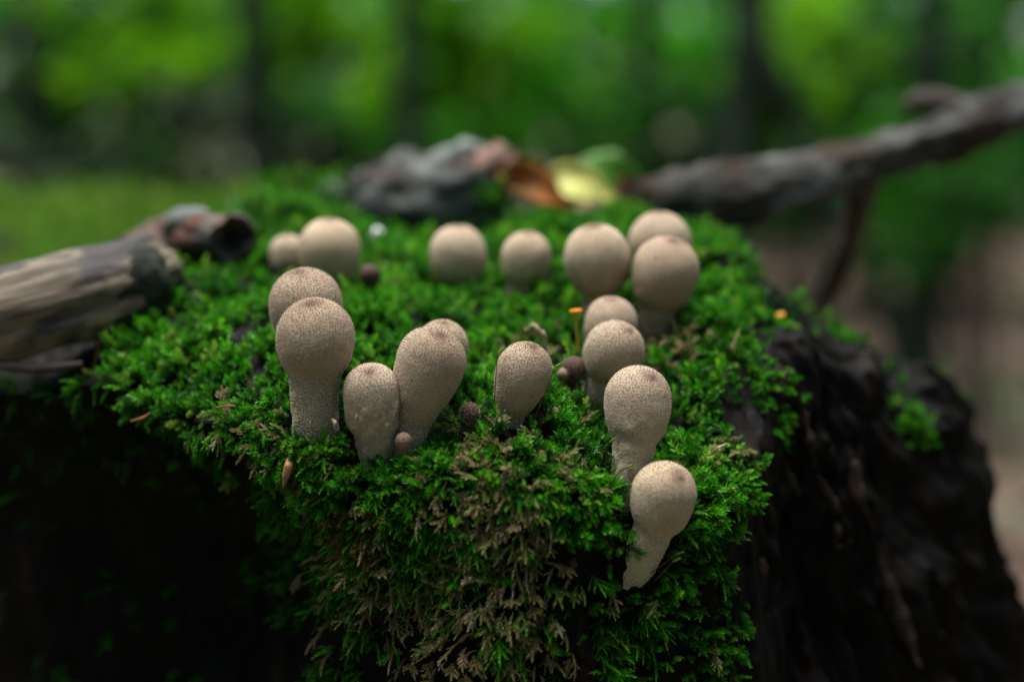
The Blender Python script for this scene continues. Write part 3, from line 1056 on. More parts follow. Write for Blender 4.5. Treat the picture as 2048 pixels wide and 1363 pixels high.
def gn_scatter(name, pts, zdir, bend, scale, coll, parent=None, pick=None):
    """instances of the prototypes: local Z along zdir, local X (the bend) towards bend"""
    n = len(pts)
    z = zdir / (np.linalg.norm(zdir, axis=1)[:, None] + 1e-12)
    x = bend - z * (bend * z).sum(1)[:, None]
    x /= np.linalg.norm(x, axis=1)[:, None] + 1e-12
    y = np.cross(z, x)
    Rm = np.stack([x, y, z], 2)
    ey = -np.arcsin(np.clip(Rm[:, 2, 0], -1, 1))
    ex = np.arctan2(Rm[:, 2, 1], Rm[:, 2, 2])
    ez = np.arctan2(Rm[:, 1, 0], Rm[:, 0, 0])
    me = bpy.data.meshes.new(name)
    me.vertices.add(n)
    me.vertices.foreach_set('co', np.asarray(pts, np.float32).ravel())
    attr(me, 'rot', np.stack([ex, ey, ez], 1), 'FLOAT_VECTOR')
    attr(me, 'scl', scale)
    attr(me, 'idx', rng.integers(0, NPROTO.get(coll, pick or 1), n), 'INT')
    me.update()
    o = link(name, me, None, parent)
    ng = bpy.data.node_groups.new(name + '_nodes', 'GeometryNodeTree')
    ng.interface.new_socket('Geometry', in_out='INPUT', socket_type='NodeSocketGeometry')
    ng.interface.new_socket('Geometry', in_out='OUTPUT', socket_type='NodeSocketGeometry')
    gi = ng.nodes.new('NodeGroupInput')
    go = ng.nodes.new('NodeGroupOutput')
    ip = ng.nodes.new('GeometryNodeInstanceOnPoints')
    ci = ng.nodes.new('GeometryNodeCollectionInfo')
    ci.inputs['Collection'].default_value = coll
    ci.inputs['Separate Children'].default_value = True
    ci.inputs['Reset Children'].default_value = True

    def na(nm, ty):
        a = ng.nodes.new('GeometryNodeInputNamedAttribute')
        a.data_type = ty
        a.inputs['Name'].default_value = nm
        return [s for s in a.outputs if s.enabled][0]
    e2r = ng.nodes.new('FunctionNodeEulerToRotation')
    L = ng.links.new
    L(gi.outputs[0], ip.inputs['Points'])
    L(ci.outputs[0], ip.inputs['Instance'])
    ip.inputs['Pick Instance'].default_value = True
    L(na('idx', 'INT'), ip.inputs['Instance Index'])
    L(na('rot', 'FLOAT_VECTOR'), e2r.inputs[0])
    L(e2r.outputs[0], ip.inputs['Rotation'])
    L(na('scl', 'FLOAT'), ip.inputs['Scale'])
    L(ip.outputs[0], go.inputs[0])
    md = o.modifiers.new('scatter', 'NODES')
    md.node_group = ng
    o['kind'] = 'stuff'
    return o


def sample_stump(n, mask):
    w = TAREA * mask
    w = w / w.sum()
    f = rng.choice(len(TRI), n, p=w)
    u, v = rng.random(n), rng.random(n)
    fl = u + v > 1
    u[fl], v[fl] = 1 - u[fl], 1 - v[fl]
    p = tA[f] + (tB[f] - tA[f]) * u[:, None] + (tC[f] - tA[f]) * v[:, None]
    return p, TN[f], TZ[f], TPH[f]


def clear_shoots(p, zd, sc, ln=0.008):
    z = zd / (np.linalg.norm(zd, axis=1)[:, None] + 1e-9)
    ok = clear_of_balls(p, .0015)
    for k in (.5, 1.0):
        ok &= clear_of_balls(p + z * (sc * ln * k)[:, None], .004)
    return ok


def clear_of_balls(p, margin=0.0015):
    ok = np.ones(len(p), bool)
    for b in PB:
        d = np.linalg.norm(p - b['H'], axis=1)
        ok &= d > b['R'] * 0.98
        if b['R'] < .006:
            continue
        cur = b['curve'][:46:4]
        rr = b['rad'][::4][:len(cur)]
        for c, r in zip(cur, rr):
            ok &= np.linalg.norm(p - c, axis=1) > r + margin * 0.4
    return ok


def blob(pos, centers):
    w = np.zeros(len(pos))
    for (px, py, d, r, a) in centers:
        c = near_stump(P(px, py, d))
        w += a * np.exp(-((pos - c) ** 2).sum(1) / (2 * r * r))
    return w


ctr3 = _c
nz = fbm(ctr3 * 60, 3, 81)
nz2 = fbm(ctr3 * 130, 2, 83)
top_m = (TZ < 1.0)
dzr = np.clip(TZ - 1.0, 0, None)
frontlobe = smooth01((TPH + 136) / 26) * smooth01((-67 - TPH) / 11)
leftrim = smooth01((-128 - TPH) / 8)
rightrim = smooth01((TPH + 62) / 6) * smooth01((40 - TPH) / 10)
# the top carpet thins out on the right-hand wood and far behind
TPX = ctr3[:, 0]
right_bare = smooth01((TPX - (0.068 + 0.36 * np.clip(ctr3[:, 1] - 0.525, 0, .09))) / 0.012)
dens_top = np.where(TZ <= 1.0, 1.0, np.exp(-dzr / 0.010)) * (1 - 0.97 * right_bare)
dens_top *= 1 - smooth01((-0.148 - 0.25 * (ctr3[:, 1] - .54) - TPX) / .012) * smooth01((.70 - ctr3[:, 1]) / .04)
dens_top = dens_top * (0.5 + 0.9 * smooth01(nz * 0.9 + 0.55)) * (0.5 + .8 * smooth01(nz2 * .9 + .5))
dens_top *= np.where((TZ > 0.93) & (TPH > -62) & (TPH < 40), 0.25, 1)
right_tufts = [(1500, 780, .56, .006, 1), (1460, 720, .56, .006, 1.2), (1520, 830, .56, .004, 1.5), (1430, 670, .565, .008, 1.2), (1690, 680, .63, .004, 1.5), (1830, 835, .62, .005, 1.6), (1580, 770, .60, .004, .9),
               (1440, 940, .52, .007, 1.4), (1470, 990, .52, .004, 1.2), (1390, 900, .52, .008, 1.2), (1390, 1050, .52, .005, .5), (1390, 1290, .52, .008, .7), (1340, 1190, .50, .007, .8), (1540, 615, .60, .006, 1.5), (1490, 590, .60, .008, 1.5)]
dens_right = blob(ctr3, right_tufts)
patch = smooth01((fbm(ctr3 * np.array([46, 46, 32]), 3, 87) - 0.05 - 0.12 * smooth01(dzr / .05)) / 0.28)
patch = np.maximum(patch, 0.7 * smooth01((.012 - dzr) / .01))
dens_face = frontlobe * np.where(TZ > 0.97, 1, 0) * np.exp(-dzr / 0.30) * (0.03 + 0.97 * patch) * (1 - .72 * smooth01((TPH + 88) / 8) * smooth01((dzr - .022) / .02))
dens_left = leftrim * np.where(TZ > 0.97, 1, 0) * (np.exp(-dzr / 0.012) + 0.22 * smooth01(nz * 1.5 - 0.1))


def face_dirs(nrm, n, hang):
    out = nrm * 0.75 + rng.normal(0, 0.38, (n, 3)) + np.array([0, 0, 1.0]) * (0.35 - hang)[:, None]
    bend = np.tile([0, 0, -1.0], (n, 1)) + 0.35 * nrm + rng.normal(0, 0.3, (n, 3))
    return out, bend


# top carpet
p, nn, zz, ph = sample_stump(17500, dens_top)
ok = clear_of_balls(p)
p, nn, zz = p[ok], nn[ok], zz[ok]
edge = smooth01((zz - 0.90) / 0.10)
zd = nn * 0.5 + np.array([0, 0, 0.75]) * (1 - edge * 0.7)[:, None] + nn * edge[:, None] * 0.5 + rng.normal(0, 0.33, p.shape)
bd = rng.normal(0, 1, p.shape) + np.array([0, -0.5, -0.5]) * edge[:, None]
sc = rng.uniform(0.65, 1.35, len(p)) * (1.0 + 0.45 * fbm(p * 75, 2, 91))
ok = clear_shoots(p, zd, sc)
p, nn, zd, bd, sc = p[ok], nn[ok], zd[ok], bd[ok], sc[ok]
moss = gn_scatter('moss_carpet', p - nn * 0.001, zd, bd, sc, C_UP)
tag(moss, 'bright green moss carpet covering the stump top between the puffballs', 'moss')
# hanging moss on the front and edges
p, nn, zz, ph = sample_stump(4200, dens_face)
ok = clear_of_balls(p)
p, nn, zz = p[ok], nn[ok], zz[ok]
hang = rng.uniform(0.0, 0.75, len(p)) * smooth01((zz - 0.99) / 0.04)
zd, bd = face_dirs(nn, len(p), hang)
sc = rng.uniform(0.55, 1.15, len(p))
ok = clear_shoots(p, zd, sc, .011)
p, nn, zd, bd, sc = p[ok], nn[ok], zd[ok], bd[ok], sc[ok]
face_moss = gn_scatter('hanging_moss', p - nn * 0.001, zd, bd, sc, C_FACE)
tag(face_moss, 'darker green moss fronds hanging down the front face of the stump', 'moss')
p, nn, zz, ph = sample_stump(1300, dens_right * TAREA.mean() / TAREA.mean() + 1e-9)
ok = clear_of_balls(p)
p, nn = p[ok], nn[ok]
zd, bd = face_dirs(nn, len(p), rng.uniform(0, 0.6, len(p)))
sc = rng.uniform(0.5, 1.0, len(p))
ok = clear_shoots(p, zd, sc, .008)
p, nn, zd, bd, sc = p[ok], nn[ok], zd[ok], bd[ok], sc[ok]
rm = gn_scatter('moss_tufts', p - nn * 0.001, zd, bd, sc, C_UP)
tag(rm, 'sparse green moss tufts trailing over the bare dark wood edge', 'moss')
p, nn, zz, ph = sample_stump(1300, dens_left)
zd, bd = face_dirs(nn, len(p), rng.uniform(0, 0.6, len(p)))
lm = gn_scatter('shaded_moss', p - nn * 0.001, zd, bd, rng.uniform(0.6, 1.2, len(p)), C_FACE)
tag(lm, 'dim moss in the deep shade below the weathered branch', 'moss')
# dry fronds
dry_sp = [(1000, 960, .497, .009, 3.0), (960, 1000, .495, .008, 2.2), (1010, 1030, .495, .010, 2.2), (1100, 960, .497, .006, 1.6), (690, 1060, .497, .010, 1.5), (560, 900, .505, .008, 1.3), (600, 930, .502, .010, 1.2), (850, 1230, .49, .014, 1.7), (640, 1250, .495, .012, 1.8), (980, 1280, .49, .014, 1.5), (1040, 1130, .492, .007, 1.8), (880, 960, .497, .008, 1.2), (450, 850, .52, .008, 1.2), (760, 1180, .493, .010, 1.2), (1370, 730, .565, .008, 2.0), (1440, 920, .52, .006, 1.2), (800, 560, .60, .006, 1.8), (1050, 650, .56, .006, 1.3), (930, 860, .503, .007, 1.0), (1120, 930, .5, .01, 1.)]
dens_dry = blob(ctr3, dry_sp) + 0.06 * frontlobe * (TZ > 0.99) * np.exp(-dzr / 0.2)
p, nn, zz, ph = sample_stump(950, dens_dry)
ok = clear_of_balls(p)
p, nn, zz = p[ok], nn[ok], zz[ok]
zd, bd = face_dirs(nn, len(p), rng.uniform(0.2, 1.1, len(p)) * smooth01((zz - 0.97) / 0.04))
sc = rng.uniform(0.6, 1.15, len(p))
ok = clear_shoots(p, zd, sc, .010)
p, nn, zd, bd, sc = p[ok], nn[ok], zd[ok], bd[ok], sc[ok]
dm = gn_scatter('dry_moss', p + nn * 0.001, zd, bd, sc, C_DRY)
tag(dm, 'straw coloured dead moss fronds dangling on the stump face', 'dry moss')
p, nn, zz, ph = sample_stump(110, blob(ctr3, [(640, 1075, .497, .006, 1)]))
zd, bd = face_dirs(nn, len(p), rng.uniform(0.2, 0.8, len(p)))
ru = gn_scatter('rusty_moss', p, zd, bd, rng.uniform(0.7, 1.1, len(p)), C_RUST)
tag(ru, 'rusty brown moss tuft on the stump face', 'moss')

# moss on grey log end, on the fallen trunk
tv = np.empty(len(trunk_me.vertices) * 3)
trunk_me.vertices.foreach_get('co', tv)
tv = tv.reshape(-1, 3)
tnr = np.empty(len(trunk_me.vertices) * 3)
trunk_me.vertices.foreach_get('normal', tnr)
tnr = tnr.reshape(-1, 3)
sel = (tnr[:, 2] > 0.5) & (tv[:, 0] > -0.9) & (tv[:, 1] < 1.35)
cand = np.where(sel)[0]
pick = rng.choice(cand, 9000)
p = tv[pick] + rng.normal(0, 0.006, (9000, 3))
keep = fbm(p * 9, 3, 95) > -2
p, nr_ = p[keep], tnr[pick][keep]
tm = gn_scatter('trunk_moss', p, nr_ + rng.normal(0, .4, p.shape), rng.normal(0, 1, p.shape), rng.uniform(0.8, 1.5, len(p)), C_FAR, tr)
tm['kind'] = 'stuff'
lgp = []
for (px, py, d, n, s) in ((620, 395, .752, 150, .010), (585, 425, .755, 120, .010), (690, 420, .735, 120, .010), (1000, 400, .70, 25, .004)):
    c = P(px, py, d)
    lgp.append(c + rng.normal(0, s, (n, 3)) * np.array([1.4, .5, .6]))
lgp = np.vstack(lgp)
lg = gn_scatter('log_moss', lgp, np.tile([0, -.3, 1.0], (len(lgp), 1)) + rng.normal(0, .4, lgp.shape), rng.normal(0, 1, lgp.shape), rng.uniform(.7, 1.1, len(lgp)), C_UP, log_g)

# ------------------------------------------------------------------ leaves lying on the stump


def flat_leaf(name, c, length, width, axis, upv, curl, twist, m, seed, wave=0.08):
    nu, nv = 22, 11
    ax = unit(axis)
    sd_ = unit(np.cross(ax, upv))
    up_ = np.cross(sd_, ax)
    V = []
    for i in range(nu):
        u = i / (nu - 1)
        w = width * (math.sin(math.pi * min(1, u ** 0.8 * 0.97 + 0.015)) ** 0.75)
        for j in range(nv):
            v = j / (nv - 1) * 2 - 1
            zz_ = curl * (v * v) * width + twist * u * v * width - 0.25 * length * (u - .5) ** 2 * 2
            zz_ += wave * width * (fbm(np.array([[u * 3 + seed, v * 1.5, seed]]), 2, seed)[0] + 0.25 * abs(math.sin(u * 22)) * abs(v))
            V.append(c + ax * (u - .5) * length + sd_ * v * w * .5 + up_ * zz_)
    me = mesh_from(name, np.array(V), grid_faces(nu, nv, False))
    o = link(name, me, m)
    md = o.modifiers.new('thick', 'SOLIDIFY')
    md.thickness = 0.0004
    return o


M_LEAF_OR = simple('orange brown dead leaf', (0.30, 0.115, 0.028), 0.6, 0.5, 70, 0.25)
M_LEAF_YE = simple('pale yellow leaf', (0.55, 0.56, 0.16), 0.5, 0.25, 60, 0.35)
M_LEAF_GR = simple('green fallen leaf', (0.06, 0.20, 0.012), 0.45, 0.3, 60, 0.4)
M_LEAF_BR = simple('brown dead leaf', (0.17, 0.085, 0.05), 0.7, 0.4, 70, 0.15)
tag(flat_leaf('dead_leaf', P(1070, 392, .712), .042, .028, [1, 0, -.55], [0, -.7, .7], .35, .3, M_LEAF_OR, 3), 'curled orange-brown dead leaf leaning on the rotten log end', 'leaf', 'fallen leaves on the stump')
tag(flat_leaf('dead_leaf', P(1172, 378, .735), .046, .026, [1, .1, -.42], [0, -.75, .66], .15, .2, M_LEAF_YE, 5), 'pale yellow fallen leaf beside the orange-brown leaf', 'leaf', 'fallen leaves on the stump')
tag(flat_leaf('dead_leaf', P(1205, 358, .758), .036, .030, [1, .1, -.2], [0, -.6, .8], .1, -.3, M_LEAF_GR, 8), 'fresh green leaf lying behind the pale yellow leaf', 'leaf', 'fallen leaves on the stump')
tag(flat_leaf('dead_leaf', P(1195, 425, .715), .040, .020, [1, 0, -.02], [0, -.3, .95], .2, .1, M_LEAF_BR, 9), 'dark brown leaf lying under the pale yellow leaf', 'leaf', 'fallen leaves on the stump')
tag(flat_leaf('dead_leaf', P(1262, 395, .735), .022, .018, [.4, 0, -1], [0, -.8, .5], .3, .1, M_LEAF_BR, 11), 'small brown leaf standing between green leaf and grey branch', 'leaf', 'fallen leaves on the stump')

# ------------------------------------------------------------------ tiny things in the moss
M_ORANGE = simple('tiny orange mushroom', (0.62, 0.25, 0.012), 0.5, 0.15, 900, 0.2)
M_CREAM = simple('dry cream scrap', (0.45, 0.37, 0.24), 0.7, 0.35, 400, 0.15)
M_WHITE = simple('white fungus speck', (0.62, 0.66, 0.62), 0.6, 0.15, 500)
M_SETA = simple('dark reddish moss stalk', (0.05, 0.022, 0.012), 0.5, 0.3, 400)
M_CAPS = simple('green moss capsule', (0.10, 0.17, 0.02), 0.5, 0.3, 400)
M_BUD = simple('brown bud scale', (0.30, 0.135, 0.075), 0.55, 0.35, 350)
M_NEEDLE = simple('dry orange needle', (0.20, 0.07, 0.025), 0.6, 0.3, 300)


def tiny_mushroom(cap, foot, rpx, d, label):
    c, f = P(*cap, d), P(*foot, d + .002)
    e = empty('orange_mushroom', f)
    tag(e, label, 'mushroom', 'tiny orange mushrooms')
    r = px2m(rpx, d)
    # funnel-shaped cap
    prof = [(0.02, .30), (.35, .34), (.7, .42), (.95, .52), (1.0, .44), (.8, .2), (.45, -.15), (.22, -.5)]
    m = 20
    ax = unit(c - f)
    x = unit(np.cross(ax, [0, 1, 0]))
    y = np.cross(ax, x)
    V = []
    for (pr, pz) in prof:
        for j in range(m):
            a = 2 * math.pi * j / m
            k = 1 + 0.08 * math.sin(3 * a + rpx)
            V.append(c + ax * pz * r + pr * r * k * (math.cos(a) * x + math.sin(a) * y))
    fc = [tuple(q[::-1]) for q in grid_faces(len(prof), m).tolist()]
    fc.append(tuple(range(m)))
    link('cap', mesh_from('cap', V, fc), M_ORANGE, e)
    link('stalk', tube('stalk', [f - ax * .003, (c + f) / 2 + x * r * .15, c - ax * r * .3], [r * .2, r * .17, r * .24], 10, .001), simple('pale orange stalk', (.5, .30, .08), .6, .2, 500), e)


tiny_mushroom((1152, 626), (1157, 690), 13, .548, 'tiny orange funnel mushroom on a thin stalk beside the peeping puffball')
tiny_mushroom((1561, 632), (1563, 652), 9, .60, 'tiny orange mushroom on the black wood edge past the moss')
tiny_mushroom((1417, 650), (1417, 668), 9, .575, 'tiny orange mushroom under the blond puffball with dark navel')


def lump(name, c, r, m, label, cat, seed, squash=(1, 1, 1), group=None):
    nr_, ms = 14, 20
    V = []
    for i in range(nr_):
        th = math.pi * (i + .5) / nr_
        for j in range(ms):
            a = 2 * math.pi * j / ms
            v = np.array([math.sin(th) * math.cos(a), math.sin(th) * math.sin(a), math.cos(th)])
            k = 1 + .28 * fbm(np.array([v * 1.6 + seed]), 3, seed)[0]
            V.append(c + v * r * k * np.array(squash))
    fc = [tuple(q[::-1]) for q in grid_faces(nr_, ms).tolist()] + [tuple(range(ms)), tuple(reversed(range((nr_ - 1) * ms, nr_ * ms)))]
    o = link(name, mesh_from(name, V, fc), m)
    tag(o, label, cat, group)
    return o


lump('white_fungus', P(755, 468, .655), .0028, M_WHITE, 'small white fungus speck at the foot of the rotten log', 'fungus', 3)
lump('white_fungus', P(1408, 664, .568), .0022, M_WHITE, 'small whitish speck in moss beside a tiny orange mushroom', 'fungus', 5)


def sliver(name, pts, radii, m, label, cat, group=None, flat=1.0, disp=None):
    o = link(name, tube(name, pts, radii, 12, None, disp, flat=flat), m)
    tag(o, label, cat, group)
    return o


sliver('bud_scale', [P(576, 917, .495), P(577, 932, .494), P(572, 950, .494), P(566, 975, .495)], [.0006, .0016, .0013, .0002], M_BUD, 'reddish-brown bud scale caught in moss below the largest puffball', 'bud scale')
sliver('dry_needle', [P(205, 660, .57), P(196, 700, .567), P(185, 745, .566)], [.0006, .0008, .0004], M_NEEDLE, 'orange dry needle leaning against the weathered branch', 'needle')
sliver('dry_needle', [P(165, 738, .56), P(185, 745, .557), P(210, 742, .556)], [.0004, .0006, .0003], M_NEEDLE, 'short orange needle lying under the weathered branch', 'needle')
sliver('dry_needle', [P(262, 842, .53), P(285, 836, .528), P(300, 826, .528)], [.0004, .0006, .0003], M_NEEDLE, 'curved dry needle hanging under the moss overhang', 'needle')
sliver('dry_needle', [P(430, 815, .512), P(452, 811, .51), P(470, 812, .51)], [.0002, .0003, .0002], M_NEEDLE, 'thin orange needle on the moss overhang', 'needle')
sliver('wood_sliver', [P(1698, 690, .622), P(1705, 715, .618), P(1712, 738, .617)], [.0012, .0016, .0008], M_NEEDLE, 'orange-brown wood sliver under a green tuft on black wood', 'sliver')
sliver('dry_needle', [P(1205, 1040, .494), P(1222, 1065, .492), P(1240, 1085, .492)], [.0002, .0003, .0002], M_NEEDLE, 'thin reddish needle next to the lowest puffball stem', 'needle')
dsp = bark_disp(.0012, 160, 77)
sliver('leaf_scrap', [P(1350, 715, .56), P(1368, 728, .557), P(1385, 740, .556), P(1388, 765, .555), P(1384, 790, .556)], [.0008, .0026, .0032, .0020, .0006], M_CREAM, 'crumpled cream plant scrap hanging in moss beside the stump edge', 'plant scrap', flat=.4, disp=dsp)
sliver('leaf_scrap', [P(1355, 742, .558), P(1372, 722, .556), P(1392, 705, .557), P(1400, 712, .558)], [.0006, .0020, .0022, .0005], M_CREAM, 'cream plant scrap curling above a hanging one', 'plant scrap', flat=.4, disp=dsp)
sliver('leaf_scrap', [P(1425, 905, .518), P(1440, 897, .516), P(1455, 887, .515)], [.0004, .0013, .0005], M_CREAM, 'tiny cream scrap on moss over the dark hollow', 'plant scrap', flat=.5)
sliver('leaf_scrap', [P(1050, 660, .553), P(1068, 655, .55), P(1085, 672, .548), P(1090, 700, .55)], [.0006, .0026, .0028, .0006], M_CREAM, 'pale leaf scrap in the moss behind the lone pear-shaped puffball', 'plant scrap', flat=.4, disp=dsp)
sliver('leaf_scrap', [P(664, 838, .496), P(670, 846, .494), P(668, 856, .494)], [.0005, .0013, .0003], M_CREAM, 'pale star-shaped scrap touching the largest puffball stem', 'plant scrap', flat=.5)


def seta(foot, mid, tip, d, label):
    f, a, t = P(*foot, d), P(*mid, d - .002), P(*tip, d - .003)
    e = empty('moss_stalk', f)
    tag(e, label, 'moss stalk', 'moss stalks with capsules')
    link('stalk', tube('stalk', [f, a, t], [.00022, .00018, .00013], 8), M_SETA, e)
    q = unit(t - a)
    s = unit(q + np.array([.8 if t[0] > f[0] else -.8, 0, -.2]))
    link('capsule', tube('capsule', [t - q * .0002, t + s * .0012, t + s * .0024, t + s * .0034], [.00016, .00042, .00036, .00008], 10), M_CAPS, e)


seta((988, 838), (990, 770), (996, 706), .499, 'upright dark moss stalk touching the lone puffball on its shaded side')
seta((1070, 832), (1095, 780), (1108, 736), .498, 'slanting moss stalk crossing the lone puffball base')
seta((1206, 930), (1213, 905), (1219, 884), .499, 'short moss stalk before the tall cream-stemmed puffball')
seta((1221, 970), (1232, 950), (1250, 934), .496, 'moss stalk crossing the cream stem base')
seta((1205, 925), (1207, 912), (1206, 908), .498, 'stubby moss stalk at the cream stem')
seta((1302, 1145), (1330, 1125), (1350, 1108), .490, 'arching moss stalk beneath the lowest puffball')
seta((1310, 1160), (1332, 1138), (1345, 1122), .489, 'lower of two arching moss stalks beneath the lowest puffball')
seta((1255, 790), (1245, 770), (1250, 756), .515, 'moss stalk in front of the bent cream stem')

# dead hanging stems on the front face
M_STEM = simple('dead straw stem', (0.19, 0.135, 0.075), 0.6, 0.4, 500)
STEMS = [[(745, 1120), (748, 1150), (880, 1180), (868, 1215)], [(870, 1120), (868, 1150), (874, 1185), (880, 1215)], [(905, 1125), (912, 1160), (905, 1190), (890, 1220)],
         [(985, 950), (984, 985), (982, 1010), (975, 1030)], [(940, 990), (925, 1005), (915, 1020), (905, 1030)], [(560, 1080), (580, 1110), (575, 1150), (590, 1180)],
         [(1000, 1155), (1003, 1180), (992, 1205), (1000, 1225)], [(1095, 905), (1125, 920), (1150, 950), (1160, 985)], [(1155, 985), (1180, 1020), (1200, 1060), (1215, 1090)], [(850, 1130), (890, 1118), (930, 1122), (960, 1130)]]
STRAW_AT = ['curved dead straw at the dark hole in the stump face', 'straight dead straw beside the dark hole in the stump face', 'bowed dead straw on the other rim of the dark hole', 'dead straw hanging through the thickest dry moss clump',
            'short slanting dead straw beside the thickest dry moss clump', 'wavy dead straw beside the rusty moss tuft', 'wavy dead straw below the thickest dry moss clump', 'arching dead straw sloping away under the pink button puffball',
            'long dead straw running towards the lowest puffball stem', 'thin dead straw lying across the top of the dark hole']
for i, s in enumerate(STEMS):
    if i == 0:
        s = [(845, 1125), (852, 1150), (866, 1180), (868, 1215)]
    pts = [near_stump(P(x, y, .495)) + np.array([0, -.0035, 0]) + rng.normal(0, .0006, 3) for x, y in s]
    r0 = rng.uniform(.0005, .0011)
    o = sliver('dry_straw', pts, [r0 * .6, r0, r0 * 1.1, r0 * .3], M_STEM, STRAW_AT[i], 'straw', 'dry straws on the stump face', disp=bark_disp(.0003, 400, 90 + i))

# wood splinters on the dark flank
M_SPL = bark_mat('brown wood splinter', (0.003, 0.002, 0.002), (0.010, 0.006, 0.004), (0.035, 0.02, 0.012), (0.02, 0.011, 0.007), 90)
for i, (s, r0) in enumerate([([(1490, 960), (1510, 1010), (1535, 1060)], .0035), ([(1540, 900), (1570, 960), (1600, 1010)], .003), ([(1650, 930), (1690, 990), (1720, 1040)], .004), ([(1700, 1060), (1740, 1100), (1770, 1130)], .003),
                             ([(1600, 800), (1640, 880), (1660, 940)], .0035), ([(1780, 900), (1830, 1000), (1860, 1100)], .005), ([(1440, 1080), (1450, 1130), (1448, 1180)], .004), ([(1850, 1150), (1900, 1230), (1950, 1330)], .005)]):
    pts = [near_stump(P(x, y, .56)) for x, y in s]
    me = tube('splinter', pts, [r0 * .2, r0 * .8, r0 * .15], 16, .002, bark_disp(.0015, 120, 100 + i))
    link('splinter', me, M_SPL, stump)

# ------------------------------------------------------------------ forest floor
def build_ground():
    g = np.unique(np.r_[np.linspace(-3, 3, 90), np.linspace(-40, -3, 40), np.linspace(3, 40, 40)])
    gy = np.unique(np.r_[np.linspace(-2, 6, 110), np.linspace(6, 60, 60), np.linspace(-40, -2, 20)])
    X, Y = np.meshgrid(g, gy)
    pz = np.stack([X.ravel(), Y.ravel(), np.zeros(X.size)], 1)
    z = 0.07 * fbm(pz * .7, 3, 121) + 0.015 * fbm(pz * 6, 2, 123)
    dist = np.hypot(pz[:, 0] - SCX, pz[:, 1] - SCY)
    z = z * smooth01((dist - .3) / .8)
    pz[:, 2] = z
    return mesh_from('forest_floor', pz, grid_faces(len(gy), len(g), False)), pz


t = MT('forest soil')
co = t.coords('Object')
c = t.ramp(t.noise(co, 5, 6, .65), [(0.3, (0.035, 0.022, 0.015)), (0.5, (0.085, 0.055, 0.04)), (0.7, (0.15, 0.11, 0.085))])
c = t.mix(t.ramp(t.noise(co, 1.3, 3), [(0.5, (0, 0, 0)), (0.6, (1, 1, 1))]), c, (0.03, 0.07, 0.02))
t.set(Base_Color=c, Roughness=0.95)
t.bump(t.noise(co, 40, 5), .6, .02)
gme, GP = build_ground()
go_ = link('forest_floor', gme, t.m, kind='structure')
go_['label'] = 'brown forest floor of soil and leaf litter'
go_['category'] = 'forest floor'


def ground_z(x, y):
    x, y = np.atleast_1d(x).astype(float), np.atleast_1d(y).astype(float)
    q = np.stack([x, y, np.zeros(len(x))], 1)
    z = 0.07 * fbm(q * .7, 3, 121) + 0.015 * fbm(q * 6, 2, 123)
    return z * smooth01((np.hypot(x - SCX, y - SCY) - .3) / .8)


def leaf_cloud(pts, dirs, ups, L, W):
    """oval leaves, six corners, folded on the midrib"""
    n = len(pts)
    d = dirs / np.linalg.norm(dirs, axis=1)[:, None]
    s = np.cross(d, ups)
    s /= np.linalg.norm(s, axis=1)[:, None] + 1e-9
    u = np.cross(s, d)
    L = L[:, None]
    W = W[:, None]
    v = np.stack([pts, pts + d * L * .35 + s * W * .5 + u * W * .12, pts + d * L * .72 + s * W * .38 + u * W * .08, pts + d * L - u * L * .08,
                  pts + d * L * .72 - s * W * .38 + u * W * .08, pts + d * L * .35 - s * W * .5 + u * W * .12], 1).reshape(-1, 3)
    b = (np.arange(n) * 6)[:, None, None]
    f = (b + np.array([[0, 1, 2, 3], [0, 3, 4, 5]])[None]).reshape(-1, 4)
    return v, f


# leaf litter
n = 9000
x = rng.uniform(-3.5, 4.5, n)
y = 0.9 + 8 * rng.random(n) ** 1.5
pl = np.stack([x, y, ground_z(x, y) + .012], 1)
ok = np.hypot(x - SCX, y - SCY) > .33
pl = pl[ok]
dr = rng.normal(0, 1, pl.shape)
dr[:, 2] *= .25
v, f = leaf_cloud(pl, dr, np.array([0, 0, 1.0]) + rng.normal(0, .35, pl.shape), rng.uniform(.04, .08, len(pl)), rng.uniform(.025, .05, len(pl)))
me = fast_mesh('leaf_litter', v, f, False)
t = MT('leaf litter')
g = t.new('ShaderNodeNewGeometry')
c = t.ramp(g.outputs['Random Per Island'], [(0, (0.05, 0.024, 0.017)), (.4, (0.12, 0.062, 0.045)), (.75, (0.20, 0.115, 0.085)), (.93, (0.30, 0.22, 0.16)), (1, (0.24, 0.26, 0.10))])
t.set(Base_Color=c, Roughness=.8)
o = link('leaf_litter', me, t.m)
tag(o, 'brown fallen leaves scattered over the forest floor', 'leaf litter', kind='stuff')


# ------------------------------------------------------------------ undergrowth and trees (all far out of focus)
def green_leaf_mat(name, a, b, c, trans=.5):
    t = MT(name)
    g = t.new('ShaderNodeNewGeometry')
    col = t.ramp(g.outputs['Random Per Island'], [(0, a), (.55, b), (1, c)])
    t.set(Base_Color=col, Roughness=.45)
    t.b.inputs['Specular IOR Level'].default_value = .06
    t.translucent(col, trans)
    return t.m


LM = [green_leaf_mat('yellow green leaves', (.06, .22, .004), (.11, .32, .005), (.18, .40, .010), .58),
      green_leaf_mat('bright green leaves', (.02, .16, .005), (.04, .25, .006), (.07, .32, .012), .56),
      green_leaf_mat('mid green leaves', (.015, .09, .012), (.028, .13, .016), (.05, .17, .025), .5),
      green_leaf_mat('dull dark leaves', (.015, .04, .015), (.03, .06, .026), (.05, .08, .035), .3)]
M_TWIG = simple('shrub twig bark', (.05, .04, .03), .8, .3, 40)
SHRUB_N = [0]


